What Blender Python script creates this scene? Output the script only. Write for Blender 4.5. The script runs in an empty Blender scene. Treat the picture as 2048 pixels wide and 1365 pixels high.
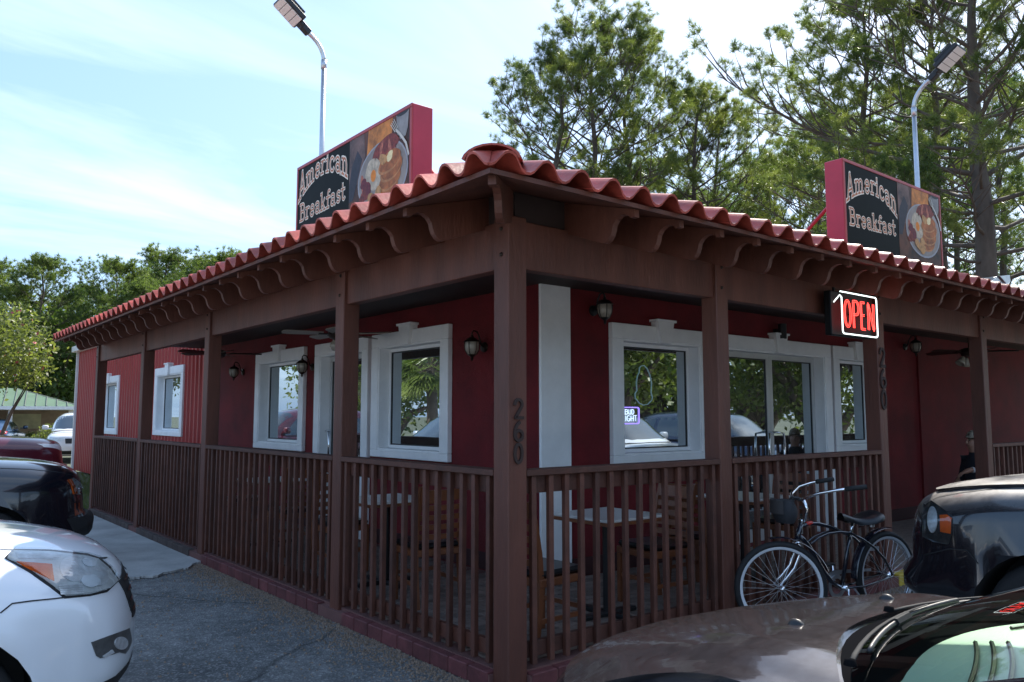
import bpy, bmesh, math, random
import numpy as np
from mathutils import Vector, Matrix, Euler
from mathutils.bvhtree import BVHTree

scene = bpy.context.scene
COL = scene.collection
R = math.radians

# ---------------------------------------------------------------- camera
CAM = np.array([-2.96, -3.69, 1.60])
FPX, CX, CY, YAW, HORIZON = 1591.0, 1024.0, 682.5, R(51.0), 832.0
PITCH = math.atan((HORIZON - CY) / FPX)
cam_d = bpy.data.cameras.new('camera')
cam = bpy.data.objects.new('camera', cam_d)
COL.objects.link(cam)
cam.location = CAM
cam.rotation_euler = (math.pi / 2 + PITCH, 0, YAW - math.pi / 2)
cam_d.sensor_width = 36.0
cam_d.lens = FPX / 2048 * 36
cam_d.clip_start, cam_d.clip_end = 0.05, 3000
scene.camera = cam

# ---------------------------------------------------------------- sky, sun, exposure
SUN_AZ, SUN_EL = R(20), R(46)
world = bpy.data.worlds.new('World')
scene.world = world
world.use_nodes = True
wn, wl = world.node_tree.nodes, world.node_tree.links
bg = wn['Background']
sky = wn.new('ShaderNodeTexSky')
sky.sky_type = 'NISHITA'
sky.sun_disc = False
sky.sun_elevation = SUN_EL
sky.sun_rotation = math.pi / 2 - SUN_AZ
sky.air_density, sky.dust_density, sky.ozone_density = 1.0, 1.6, 1.2
tc = wn.new('ShaderNodeTexCoord')
sep = wn.new('ShaderNodeSeparateXYZ')
wl.new(tc.outputs['Generated'], sep.inputs[0])
addz = wn.new('ShaderNodeMath'); addz.operation = 'MAXIMUM'; addz.inputs[1].default_value = 0.0
wl.new(sep.outputs[2], addz.inputs[0])
addz2 = wn.new('ShaderNodeMath'); addz2.operation = 'ADD'; addz2.inputs[1].default_value = 0.18
wl.new(addz.outputs[0], addz2.inputs[0])
dv = []
for k in (0, 1):
    m = wn.new('ShaderNodeMath'); m.operation = 'DIVIDE'
    wl.new(sep.outputs[k], m.inputs[0]); wl.new(addz2.outputs[0], m.inputs[1]); dv.append(m)
cmb = wn.new('ShaderNodeCombineXYZ')
wl.new(dv[0].outputs[0], cmb.inputs[0]); wl.new(dv[1].outputs[0], cmb.inputs[1])
mapn = wn.new('ShaderNodeMapping'); mapn.inputs['Rotation'].default_value = (0, 0, R(35))
mapn.inputs['Scale'].default_value = (0.55, 1.5, 1)
mapn.inputs['Location'].default_value = (0.9, 0.2, 0)
wl.new(cmb.outputs[0], mapn.inputs[0])
cn = wn.new('ShaderNodeTexNoise'); cn.inputs['Scale'].default_value = 1.0
cn.inputs['Detail'].default_value = 9; cn.inputs['Roughness'].default_value = 0.55
cn.inputs['Distortion'].default_value = 0.6
wl.new(mapn.outputs[0], cn.inputs['Vector'])
cr = wn.new('ShaderNodeValToRGB')
cr.color_ramp.elements[0].position = 0.47; cr.color_ramp.elements[0].color = (0.0, 0.0, 0.0, 1)
cr.color_ramp.elements[1].position = 0.84; cr.color_ramp.elements[1].color = (0.58, 0.58, 0.58, 1)
wl.new(cn.outputs['Fac'], cr.inputs[0])
mixc = wn.new('ShaderNodeMix'); mixc.data_type = 'RGBA'
wl.new(cr.outputs[0], mixc.inputs[0])
veil = wn.new('ShaderNodeMix'); veil.data_type = 'RGBA'; veil.inputs[0].default_value = .42      # even summer haze over the whole sky
wl.new(sky.outputs[0], veil.inputs[6]); veil.inputs[7].default_value = (2.8, 4.9, 8.4, 1)
wl.new(veil.outputs[2], mixc.inputs[6])
mixc.inputs[7].default_value = (9.0, 9.7, 10.3, 1)          # thin white cloud, in the sky's own units
wl.new(mixc.outputs[2], bg.inputs[0])
bg.inputs[1].default_value = 0.105

sd = bpy.data.lights.new('sun', 'SUN')
sd.energy, sd.angle, sd.color = 4.6, R(0.53), (1.0, 0.94, 0.84)
sun = bpy.data.objects.new('sun', sd)
COL.objects.link(sun)
SUNV = Vector((math.cos(SUN_AZ) * math.cos(SUN_EL), math.sin(SUN_AZ) * math.cos(SUN_EL), math.sin(SUN_EL)))
sun.rotation_euler = SUNV.to_track_quat('Z', 'Y').to_euler()
sun.location = (0, 0, 30)

vs = scene.view_settings
vs.view_transform, vs.look = 'Standard', 'None'
vs.exposure, vs.gamma, vs.use_curve_mapping = 1.05, 1.0, False
scene.render.engine = 'CYCLES'

# pixel of the photograph (2048 wide) -> direction; a thing's distance always comes from a surface it touches
_F = np.array([math.cos(YAW) * math.cos(PITCH), math.sin(YAW) * math.cos(PITCH), math.sin(PITCH)])
_R = np.array([math.sin(YAW), -math.cos(YAW), 0.0])
_U = np.cross(_R, _F)
def ray(px, py):
    d = _F * FPX + _R * (px - CX) - _U * (py - CY)
    return d / np.linalg.norm(d)
def hit(px, py, axis, val):
    d = ray(px, py)
    return CAM + d * (val - CAM[axis]) / d[axis]

# ---------------------------------------------------------------- helpers
class MB:
    def __init__(s): s.v, s.f, s.m = [], [], []
    def add(s, v, f, mi=0):
        b = len(s.v)
        s.v += [tuple(p) for p in v]
        s.f += [tuple(i + b for i in q) for q in f]
        s.m += [mi] * len(f)
        return s
    def box(s, x0, x1, y0, y1, z0, z1, mi=0, c=0.0):
        if c <= 0:
            v = [(x0,y0,z0),(x1,y0,z0),(x1,y1,z0),(x0,y1,z0),(x0,y0,z1),(x1,y0,z1),(x1,y1,z1),(x0,y1,z1)]
            return s.add(v, [(0,3,2,1),(4,5,6,7),(0,1,5,4),(1,2,6,5),(2,3,7,6),(3,0,4,7)], mi)
        bm = bmesh.new()
        bmesh.ops.create_cube(bm, size=1)
        for q in bm.verts:
            q.co = Vector(((x0+x1)/2+q.co.x*(x1-x0), (y0+y1)/2+q.co.y*(y1-y0), (z0+z1)/2+q.co.z*(z1-z0)))
        bmesh.ops.bevel(bm, geom=bm.edges[:], offset=c, segments=1, affect='EDGES')
        bm.verts.index_update()
        s.add([q.co[:] for q in bm.verts], [[q.index for q in f.verts] for f in bm.faces], mi)
        bm.free()
        return s
    def prism(s, poly, fn, d0, d1, mi=0):
        n = len(poly)
        v = [fn(a, b, d0) for a, b in poly] + [fn(a, b, d1) for a, b in poly]
        f = [tuple(range(n)), tuple(range(2*n-1, n-1, -1))] + [(i, i+n, (i+1) % n+n, (i+1) % n) for i in range(n)]
        return s.add(v, f, mi)
    def tube(s, pts, r, n=8, mi=0, cap=True, flat=1.0):
        pts = [Vector(p) for p in pts]
        k = len(pts)
        rs = r if isinstance(r, (list, tuple)) else [r] * k
        v, f = [], []
        up = None
        for i, p in enumerate(pts):
            t = (pts[min(i+1, k-1)] - pts[max(i-1, 0)]).normalized()
            if up is None:
                up = Vector((0, 0, 1)) if abs(t.z) < .9 else Vector((1, 0, 0))
            a = t.cross(up).normalized(); b = a.cross(t).normalized(); up = b
            for j in range(n):
                q = 2*math.pi*j/n
                v.append(p + (a*math.cos(q) + b*math.sin(q)*flat) * rs[i])
        for i in range(k-1):
            for j in range(n):
                f.append((i*n+j, i*n+(j+1) % n, (i+1)*n+(j+1) % n, (i+1)*n+j))
        if cap:
            f += [tuple(range(n-1, -1, -1)), tuple(range((k-1)*n, k*n))]
        return s.add(v, f, mi)
    def lathe(s, prof, n=16, M=None, mi=0, ang=2*math.pi):
        v, f = [], []
        k = len(prof)
        full = abs(ang-2*math.pi) < 1e-6
        nn = n if full else n+1
        for j in range(nn):
            a = ang*j/n
            for rr, z in prof:
                p = Vector((rr*math.cos(a), rr*math.sin(a), z))
                v.append(M @ p if M else p)
        for j in range(n):
            j2 = (j+1) % nn
            for i in range(k-1):
                f.append((j*k+i, j2*k+i, j2*k+i+1, j*k+i+1))
        return s.add(v, f, mi)
    def grid(s, fn, nu, nv, mi=0):
        v = [fn(i/nu, j/nv) for i in range(nu+1) for j in range(nv+1)]
        w = nv+1
        return s.add(v, [(i*w+j, (i+1)*w+j, (i+1)*w+j+1, i*w+j+1) for i in range(nu) for j in range(nv)], mi)
    def xf(s, M):
        s.v = [tuple(M @ Vector(p)) for p in s.v]
        return s
    def mesh(s, name, mats, smooth=False):
        me = bpy.data.meshes.new(name)
        me.from_pydata(s.v, [], s.f)
        for m in (mats if isinstance(mats, (list, tuple)) else [mats]):
            me.materials.append(m)
        if any(s.m):
            me.polygons.foreach_set('material_index', s.m)
        if smooth is True:
            me.polygons.foreach_set('use_smooth', [True]*len(me.polygons))
        elif smooth:
            me.set_sharp_from_angle(angle=R(smooth)) if hasattr(me, 'set_sharp_from_angle') else None
            me.polygons.foreach_set('use_smooth', [True]*len(me.polygons))
        me.update()
        return me

def link(name, me, parent=None, loc=None, rot=None):
    o = bpy.data.objects.new(name, me)
    COL.objects.link(o)
    if parent: o.parent = parent
    if loc is not None: o.location = loc
    if rot is not None: o.rotation_euler = rot
    return o
def part(name, mb, mat, parent=None, smooth=False, loc=None, rot=None):
    me = mb.mesh(name, mat, smooth)
    bm = bmesh.new(); bm.from_mesh(me)
    bmesh.ops.recalc_face_normals(bm, faces=bm.faces); bm.to_mesh(me); bm.free()
    return link(name, me, parent, loc, rot)
def thing(name, label, cat, loc=(0, 0, 0), rz=0, group=None):
    o = link(name, None, None, loc, (0, 0, rz))
    o.empty_display_size = .2
    return tag(o, label, cat, group)
def tag(o, label=None, cat=None, group=None, kind=None):
    if label: o['label'] = label
    if cat: o['category'] = cat
    if group: o['group'] = group
    if kind: o['kind'] = kind
    return o
def dup(o, parent=None):
    c = o.copy(); COL.objects.link(c); c.parent = parent
    for ch in o.children: dup(ch, c)
    return c
def mesh_np(name, V, F, mat, smooth=False):
    """V (n,3), F (m,k) arrays -> mesh, fast"""
    me = bpy.data.meshes.new(name)
    V = np.asarray(V, np.float32); F = np.asarray(F, np.int32)
    m, k = F.shape
    me.vertices.add(len(V)); me.vertices.foreach_set('co', V.ravel())
    me.loops.add(m*k); me.loops.foreach_set('vertex_index', F.ravel())
    me.polygons.add(m); me.polygons.foreach_set('loop_start', np.arange(0, m*k, k, dtype=np.int32))
    me.materials.append(mat)
    me.update(calc_edges=True)
    if smooth: me.polygons.foreach_set('use_smooth', [True]*m)
    return me

# ---------------------------------------------------------------- materials
def _new(name):
    m = bpy.data.materials.new(name); m.use_nodes = True
    nt = m.node_tree
    return m, nt.nodes, nt.links, nt.nodes['Principled BSDF']
def M(name, col, rough=.6, metal=0., var=.18, vs=2.5, bump=0., bs=60., spec=.5, coat=0., rnd=0., emit=0., ecol=None,
      stretch=None, coord='pos', dust=None, trans=0.):
    m, n, l, b = _new(name)
    b.inputs['Roughness'].default_value = rough
    b.inputs['Metallic'].default_value = metal
    b.inputs['Specular IOR Level'].default_value = spec
    b.inputs['Coat Weight'].default_value = coat
    b.inputs['Coat Roughness'].default_value = .04
    g = n.new('ShaderNodeNewGeometry') if coord == 'pos' else n.new('ShaderNodeTexCoord')
    src = g.outputs['Position'] if coord == 'pos' else g.outputs['Object']
    if stretch:
        mp = n.new('ShaderNodeMapping'); mp.inputs['Scale'].default_value = stretch
        l.new(src, mp.inputs[0]); src = mp.outputs[0]
    rgb = n.new('ShaderNodeRGB'); rgb.outputs[0].default_value = (*col, 1)
    out = rgb.outputs[0]
    if var > 0:
        tx = n.new('ShaderNodeTexNoise'); tx.inputs['Scale'].default_value = vs; tx.inputs['Detail'].default_value = 6
        tx.inputs['Roughness'].default_value = .65
        l.new(src, tx.inputs['Vector'])
        mr = n.new('ShaderNodeMapRange'); mr.inputs[1].default_value = .3; mr.inputs[2].default_value = .7
        mr.inputs[3].default_value = 1-var; mr.inputs[4].default_value = 1+var
        l.new(tx.outputs['Fac'], mr.inputs[0])
        mul = n.new('ShaderNodeMix'); mul.data_type = 'RGBA'; mul.blend_type = 'MULTIPLY'; mul.inputs[0].default_value = 1
        l.new(out, mul.inputs[6]); l.new(mr.outputs[0], mul.inputs[7]); out = mul.outputs[2]
    if rnd > 0:
        oi = n.new('ShaderNodeObjectInfo')
        mr2 = n.new('ShaderNodeMapRange'); mr2.inputs[3].default_value = 1-rnd; mr2.inputs[4].default_value = 1+rnd
        l.new(oi.outputs['Random'], mr2.inputs[0])
        mul2 = n.new('ShaderNodeMix'); mul2.data_type = 'RGBA'; mul2.blend_type = 'MULTIPLY'; mul2.inputs[0].default_value = 1
        l.new(out, mul2.inputs[6]); l.new(mr2.outputs[0], mul2.inputs[7]); out = mul2.outputs[2]
    if dust:
        dcol, lo, hi, dsc, drough = dust
        dn = n.new('ShaderNodeTexNoise'); dn.inputs['Scale'].default_value = dsc; dn.inputs['Detail'].default_value = 8
        dn.inputs['Roughness'].default_value = .7
        l.new(src, dn.inputs['Vector'])
        dr = n.new('ShaderNodeMapRange'); dr.inputs[1].default_value = .3; dr.inputs[2].default_value = .75
        dr.inputs[3].default_value = lo; dr.inputs[4].default_value = hi
        l.new(dn.outputs['Fac'], dr.inputs[0])
        # dust settles on faces that look up
        gn = n.new('ShaderNodeNewGeometry'); sp = n.new('ShaderNodeSeparateXYZ'); l.new(gn.outputs['Normal'], sp.inputs[0])
        upr = n.new('ShaderNodeMapRange'); upr.inputs[1].default_value = .3; upr.inputs[2].default_value = .9
        l.new(sp.outputs[2], upr.inputs[0])
        mm = n.new('ShaderNodeMath'); mm.operation = 'MULTIPLY'; l.new(dr.outputs[0], mm.inputs[0]); l.new(upr.outputs[0], mm.inputs[1])
        dm = n.new('ShaderNodeMix'); dm.data_type = 'RGBA'; dm.inputs[7].default_value = (*dcol, 1)
        l.new(mm.outputs[0], dm.inputs[0]); l.new(out, dm.inputs[6]); out = dm.outputs[2]
        rr = n.new('ShaderNodeMapRange'); rr.inputs[3].default_value = rough; rr.inputs[4].default_value = drough
        l.new(mm.outputs[0], rr.inputs[0]); l.new(rr.outputs[0], b.inputs['Roughness'])
        cc = n.new('ShaderNodeMapRange'); cc.inputs[3].default_value = coat; cc.inputs[4].default_value = 0.0
        cc.inputs[2].default_value = max(hi, .01)
        l.new(mm.outputs[0], cc.inputs[0]); l.new(cc.outputs[0], b.inputs['Coat Weight'])
    l.new(out, b.inputs['Base Color'])
    if bump > 0:
        bn = n.new('ShaderNodeTexNoise'); bn.inputs['Scale'].default_value = bs; bn.inputs['Detail'].default_value = 5
        l.new(src, bn.inputs['Vector'])
        bp = n.new('ShaderNodeBump'); bp.inputs['Strength'].default_value = bump; bp.inputs['Distance'].default_value = .01
        l.new(bn.outputs['Fac'], bp.inputs['Height']); l.new(bp.outputs[0], b.inputs['Normal'])
    if emit > 0:
        b.inputs['Emission Color'].default_value = (*(ecol or col), 1)
        b.inputs['Emission Strength'].default_value = emit
    return m
def leafmat(name, col, col2, trans=.35, sc=.6, rough=.5):
    m, n, l, b = _new(name)
    g = n.new('ShaderNodeNewGeometry')
    tx = n.new('ShaderNodeTexNoise'); tx.inputs['Scale'].default_value = sc; tx.inputs['Detail'].default_value = 4
    l.new(g.outputs['Position'], tx.inputs['Vector'])
    rp = n.new('ShaderNodeMapRange'); rp.inputs[1].default_value = .35; rp.inputs[2].default_value = .65
    l.new(tx.outputs['Fac'], rp.inputs[0])
    mx = n.new('ShaderNodeMix'); mx.data_type = 'RGBA'
    mx.inputs[6].default_value = (*col, 1); mx.inputs[7].default_value = (*col2, 1)
    l.new(rp.outputs[0], mx.inputs[0])
    l.new(mx.outputs[2], b.inputs['Base Color'])
    b.inputs['Roughness'].default_value = rough
    b.inputs['Specular IOR Level'].default_value = .45
    t = n.new('ShaderNodeBsdfTranslucent')
    bright = n.new('ShaderNodeMix'); bright.data_type = 'RGBA'; bright.blend_type = 'MULTIPLY'; bright.inputs[0].default_value = 1
    bright.inputs[7].default_value = (1.55, 1.75, .85, 1)
    l.new(mx.outputs[2], bright.inputs[6]); l.new(bright.outputs[2], t.inputs[0])
    ms = n.new('ShaderNodeMixShader'); ms.inputs[0].default_value = trans
    l.new(b.outputs[0], ms.inputs[1]); l.new(t.outputs[0], ms.inputs[2])
    l.new(ms.outputs[0], n['Material Output'].inputs[0])
    return m
def glass_mirror(name, base, refl, tint=(.85, .95, 1.0), rough=.0):
    """tinted window glass with an unlit room behind: mirror reflection over a near-black body"""
    m, n, l, b = _new(name)
    b.inputs['Base Color'].default_value = (*base, 1); b.inputs['Roughness'].default_value = .3
    g = n.new('ShaderNodeBsdfGlossy'); g.inputs[0].default_value = (*tint, 1); g.inputs['Roughness'].default_value = rough
    nz = n.new('ShaderNodeTexNoise'); nz.inputs['Scale'].default_value = 1.3
    ge = n.new('ShaderNodeNewGeometry'); l.new(ge.outputs['Position'], nz.inputs['Vector'])
    bp = n.new('ShaderNodeBump'); bp.inputs['Strength'].default_value = .04; bp.inputs['Distance'].default_value = .02
    l.new(nz.outputs['Fac'], bp.inputs['Height']); l.new(bp.outputs[0], g.inputs['Normal'])
    ms = n.new('ShaderNodeMixShader')
    fr = n.new('ShaderNodeFresnel'); fr.inputs[0].default_value = 1.5
    mr = n.new('ShaderNodeMapRange'); mr.inputs[1].default_value = .04; mr.inputs[2].default_value = 1
    mr.inputs[3].default_value = refl; mr.inputs[4].default_value = 1
    l.new(fr.outputs[0], mr.inputs[0]); l.new(mr.outputs[0], ms.inputs[0])
    l.new(b.outputs[0], ms.inputs[1]); l.new(g.outputs[0], ms.inputs[2])
    l.new(ms.outputs[0], n['Material Output'].inputs[0])
    return m
def glass_clear(name, tint=(.8, .93, .86), refl=.05, rough=0.):
    m, n, l, b = _new(name)
    t = n.new('ShaderNodeBsdfTransparent'); t.inputs[0].default_value = (*tint, 1)
    g = n.new('ShaderNodeBsdfGlossy'); g.inputs['Roughness'].default_value = rough; g.inputs[0].default_value = (1, 1, 1, 1)
    fr = n.new('ShaderNodeFresnel'); fr.inputs[0].default_value = 1.5
    mr = n.new('ShaderNodeMapRange'); mr.inputs[1].default_value = .04; mr.inputs[2].default_value = 1
    mr.inputs[3].default_value = refl; mr.inputs[4].default_value = 1
    l.new(fr.outputs[0], mr.inputs[0])
    ms = n.new('ShaderNodeMixShader'); l.new(mr.outputs[0], ms.inputs[0])
    l.new(t.outputs[0], ms.inputs[1]); l.new(g.outputs[0], ms.inputs[2])
    l.new(ms.outputs[0], n['Material Output'].inputs[0])
    return m
def asphalt():
    m, n, l, b = _new('asphalt')
    g = n.new('ShaderNodeNewGeometry')
    def noise(s, d=6, r=.6):
        t = n.new('ShaderNodeTexNoise'); t.inputs['Scale'].default_value = s; t.inputs['Detail'].default_value = d
        t.inputs['Roughness'].default_value = r; l.new(g.outputs['Position'], t.inputs['Vector']); return t
    big = noise(.9, 8, .65)
    r1 = n.new('ShaderNodeValToRGB'); r1.color_ramp.elements[0].color = (.078, .078, .078, 1); r1.color_ramp.elements[1].color = (.215, .21, .20, 1)
    r1.color_ramp.elements[0].position = .36; r1.color_ramp.elements[1].position = .66
    l.new(big.outputs['Fac'], r1.inputs[0])
    vo = n.new('ShaderNodeTexVoronoi'); vo.inputs['Scale'].default_value = 75; l.new(g.outputs['Position'], vo.inputs['Vector'])
    bw = n.new('ShaderNodeRGBToBW'); l.new(vo.outputs['Color'], bw.inputs[0])
    sp = n.new('ShaderNodeMapRange'); sp.inputs[1].default_value = .6; sp.inputs[2].default_value = .85
    sp.inputs[3].default_value = 0; sp.inputs[4].default_value = .6
    l.new(bw.outputs[0], sp.inputs[0])
    mx = n.new('ShaderNodeMix'); mx.data_type = 'RGBA'; mx.inputs[7].default_value = (.36, .35, .33, 1)
    l.new(sp.outputs[0], mx.inputs[0]); l.new(r1.outputs[0], mx.inputs[6])
    fine = noise(9, 8, .75)
    f2 = n.new('ShaderNodeMapRange'); f2.inputs[1].default_value = .3; f2.inputs[2].default_value = .7; f2.inputs[3].default_value = .55; f2.inputs[4].default_value = 1.4
    l.new(fine.outputs['Fac'], f2.inputs[0])
    mu = n.new('ShaderNodeMix'); mu.data_type = 'RGBA'; mu.blend_type = 'MULTIPLY'; mu.inputs[0].default_value = 1
    l.new(mx.outputs[2], mu.inputs[6]); l.new(f2.outputs[0], mu.inputs[7])
    wob = noise(1.7, 5, .6); wm = n.new('ShaderNodeMix'); wm.data_type = 'RGBA'; wm.inputs[0].default_value = .22
    l.new(g.outputs['Position'], wm.inputs[6]); l.new(wob.outputs['Color'], wm.inputs[7])
    ck = n.new('ShaderNodeTexVoronoi'); ck.feature = 'DISTANCE_TO_EDGE'; ck.inputs['Scale'].default_value = .38; l.new(wm.outputs[2], ck.inputs['Vector'])
    cm_ = n.new('ShaderNodeMapRange'); cm_.inputs[1].default_value = .001; cm_.inputs[2].default_value = .006; cm_.inputs[3].default_value = .5; cm_.inputs[4].default_value = 1
    l.new(ck.outputs['Distance'], cm_.inputs[0])
    mc = n.new('ShaderNodeMix'); mc.data_type = 'RGBA'; mc.blend_type = 'MULTIPLY'; mc.inputs[0].default_value = 1
    l.new(mu.outputs[2], mc.inputs[6]); l.new(cm_.outputs[0], mc.inputs[7])
    l.new(mc.outputs[2], b.inputs['Base Color'])
    b.inputs['Roughness'].default_value = .85
    bp = n.new('ShaderNodeBump'); bp.inputs['Strength'].default_value = .7; bp.inputs['Distance'].default_value = .008
    l.new(vo.outputs['Distance'], bp.inputs['Height']); l.new(bp.outputs[0], b.inputs['Normal'])
    return m

MAT = dict(
    brown=M('brown_paint', (.112, .036, .022), .55, var=.34, vs=3.5, bump=.4, bs=40, stretch=(1, 1, .22)),
    brown2=M('brown_paint_rail', (.090, .030, .018), .6, var=.32, vs=6, bump=.25, bs=60, rnd=.24),
    stucco=M('maroon_stucco', (.145, .005, .008), .8, var=.38, vs=1.6, bump=.8, bs=90),
    white=M('white_trim', (.84, .835, .83), .6, var=.06, vs=4, bump=.15, bs=60),
    corr=M('red_metal_siding', (.34, .020, .018), .42, var=.12, vs=2, stretch=(1, 1, .3)),
    tile=M('red_clay_tile', (.34, .055, .037), .45, var=.40, vs=5, bump=.2, bs=40, rnd=.30, spec=.5),
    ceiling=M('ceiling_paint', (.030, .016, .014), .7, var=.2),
    roofing=M('flat_roofing', (.25, .25, .24), .9),
    alu=M('aluminium_frame', (.62, .62, .62), .35, .6, var=.05),
    chrome=M('chrome', (.85, .86, .88), .08, 1., var=0),
    steel=M('galvanised_steel', (.55, .57, .6), .38, .9, var=.12, vs=5),
    matte=M('cowl_plastic', (.008, .008, .009), .95, var=.1, spec=0.),
    black=M('black_plastic', (.012, .012, .013), .45, var=.1),
    blackmetal=M('dark_bronze_metal', (.035, .022, .016), .42, .6, var=.2),
    pane=glass_mirror('window_pane', (.006, .007, .008), .55),
    asphalt=asphalt(),
    concrete=M('concrete', (.42, .41, .39), .85, var=.22, vs=2.2, bump=.5, bs=30),
    kerbred=M('maroon_brick_paint', (.13, .034, .034), .7, var=.35, vs=9, bump=.3, bs=50, rnd=.15),
    mortar=M('mortar', (.16, .07, .06), .9),
    paver=M('clay_paver', (.20, .15, .125), .8, var=.25, vs=8, bump=.3, bs=60, rnd=.25),
    yellow=M('yellow_kerb_paint', (.55, .40, .05), .6, var=.25, vs=8),
    grass=leafmat('grass_blades', (.06, .09, .02), (.11, .13, .04), .3, 2.),
    grit=M('gravel_and_litter', (.26, .18, .125), .9, var=.6, vs=40),
    bark=M('pine_bark', (.10, .075, .058), .9, var=.4, vs=3, bump=.6, bs=12, stretch=(1, 1, .3)),
    wood=M('chair_wood', (.18, .058, .022), .4, var=.3, vs=8, stretch=(1, 1, .3)),
    vinyl=M('black_vinyl', (.010, .010, .011), .3, var=.1),
    laminate=M('laminate_top', (.60, .58, .55), .3, var=.08),
    rubber=M('tyre_rubber', (.014, .014, .015), .8, var=.2, vs=20),
    signred=M('sign_cabinet_red', (.42, .035, .065), .4, var=.1, vs=3),
    signblack=M('sign_print_black', (.010, .010, .008), .45, var=.0, spec=.06),
)
# ---------------------------------------------------------------- ground
rng = random.Random(7)
def sheet(name, poly, z, mat, h=None):
    mb = MB()
    if h is None:
        mb.add([(x, y, z) for x, y in poly], [tuple(range(len(poly)))])
    else:
        mb.prism(poly, lambda a, b, d: (a, b, d), z, z+h)
    return tag(part(name, mb, mat), kind='structure')
ground = sheet('ground', [(-900, -900), (900, -900), (900, 900), (-900, 900)], -.008,
               M('far_ground', (.075, .082, .045), .9, var=.4, vs=.15))
sheet('parking_lot', [(-30, -26), (40, -26), (40, 0.0), (0.0, 0.0), (0.0, 42), (-30, 42)], 0.0, MAT['asphalt'])
sheet('added_bounce_lane', [(-30, -26), (40, -26), (40, -8.2), (-8.2, -8.2), (-8.2, 42), (-30, 42)], 0.006, M('bounce_concrete', (.40, .385, .36), .9, var=.2, vs=.7, bump=.3, bs=20))  # added pale paving that bounces sunlight up into the porch
# broken concrete walk along the far half of the left railing
edge = []
wv = [rng.uniform(0, 6.28) for _ in range(5)]
for i in range(90):
    t = i/89
    edge.append((-.02-1.45*t, 5.25-.62*t-.12*math.sin(t*3)+.06*math.sin(t*9+wv[0])+.035*math.sin(t*23+wv[1])+.02*math.sin(t*47+wv[2])+rng.uniform(-.012, .012)))
for i, y in enumerate((8.0, 11.2, 14.4)):
    y0 = 5.25 if i == 0 else (8.0, 11.2)[i-1]+.012
    poly = (edge[::-1] if i == 0 else [(-1.47, y0), (-.02, y0)]) + [(-.02, y-.0), (-1.47, y)]
    o = sheet('walk_slab' if i else 'sidewalk', poly, 0.004, MAT['concrete'], .022)
    if i == 0: sidewalk = o
    else:
        o.parent = sidewalk; del o['kind']
lawn = sheet('verge', [(-.02, 11.1), (1.8, 11.1), (1.8, 24), (-.02, 24)], .02, M('verge_soil', (.07, .075, .03), .95, var=.4), None)

# ---------------------------------------------------------------- porch floor
DECK = .12
pf = MB()
pf.box(.03, 1.8, .03, 11.0, 0, .105)
pf.box(1.802, 16.0, .03, 1.8, 0, .105)
porch_floor = tag(part('porch_floor', pf, MAT['mortar']), kind='structure')
pm = MB().box(-.096, .096, -.046, .046, 0, .02, c=.004).mesh('paver', MAT['paver'])
cells = []
for i in range(0, 80):
    for j in range(0, 112):
        x, y = .2+i*.2+(.1 if j % 2 else 0), .2+j*.1
        if x > 15.9 or y > 10.95: continue
        if (x > 1.68 and y > 1.72): continue
        d = math.hypot(x-CAM[0], y-CAM[1])
        cells.append((d, x, y))
cells.sort()
rest = MB()
for k, (d, x, y) in enumerate(cells):
    if k < 300:
        link('paver', pm, porch_floor, (x, y, .104+rng.uniform(-.001, .001)), (0, 0, rng.uniform(-.01, .01)))
    else:
        z = .124+rng.uniform(-.001, .001)
        v = [(x-.096, y-.046, .1), (x+.096, y-.046, .1), (x+.096, y+.046, .1), (x-.096, y+.046, .1),
             (x-.093, y-.043, z), (x+.093, y-.043, z), (x+.093, y+.043, z), (x-.093, y+.043, z)]
        rest.add(v, [(4, 5, 6, 7), (0, 1, 5, 4), (1, 2, 6, 5), (2, 3, 7, 6), (3, 0, 4, 7)])
tag(part('paver_field', rest, MAT['paver'], porch_floor), kind='stuff')

# ---------------------------------------------------------------- the restaurant
B = thing('restaurant_building', 'long maroon restaurant with brown porch, red tile eaves and white window surrounds', 'building')
XL = lambda a, d, z: (1.8+d, a, z)      # left wall: a runs along y
XR = lambda a, d, z: (a, 1.8+d, z)      # right wall: a runs along x
def abox(mb, fn, a0, a1, d0, d1, z0, z1, c=0.):
    p, q = fn(a0, d0, z0), fn(a1, d1, z1)
    mb.box(min(p[0], q[0]), max(p[0], q[0]), min(p[1], q[1]), max(p[1], q[1]), z0, z1, c=c)
def wall(name, fn, a0, a1, z0, z1, holes, mat, thick=.2):
    mb = MB()
    cuts = sorted({a0, a1, *[h[0] for h in holes], *[h[1] for h in holes]})
    for u, v in zip(cuts, cuts[1:]):
        zz = z0
        for h in sorted([h for h in holes if h[0] <= u+1e-6 and h[1] >= v-1e-6], key=lambda h: h[2]):
            if h[2] > zz+.001: abox(mb, fn, u, v, 0, thick, zz, h[2])
            zz = h[3]
        if zz < z1-.001: abox(mb, fn, u, v, 0, thick, zz, z1)
    return part(name, mb, mat, B)
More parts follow.
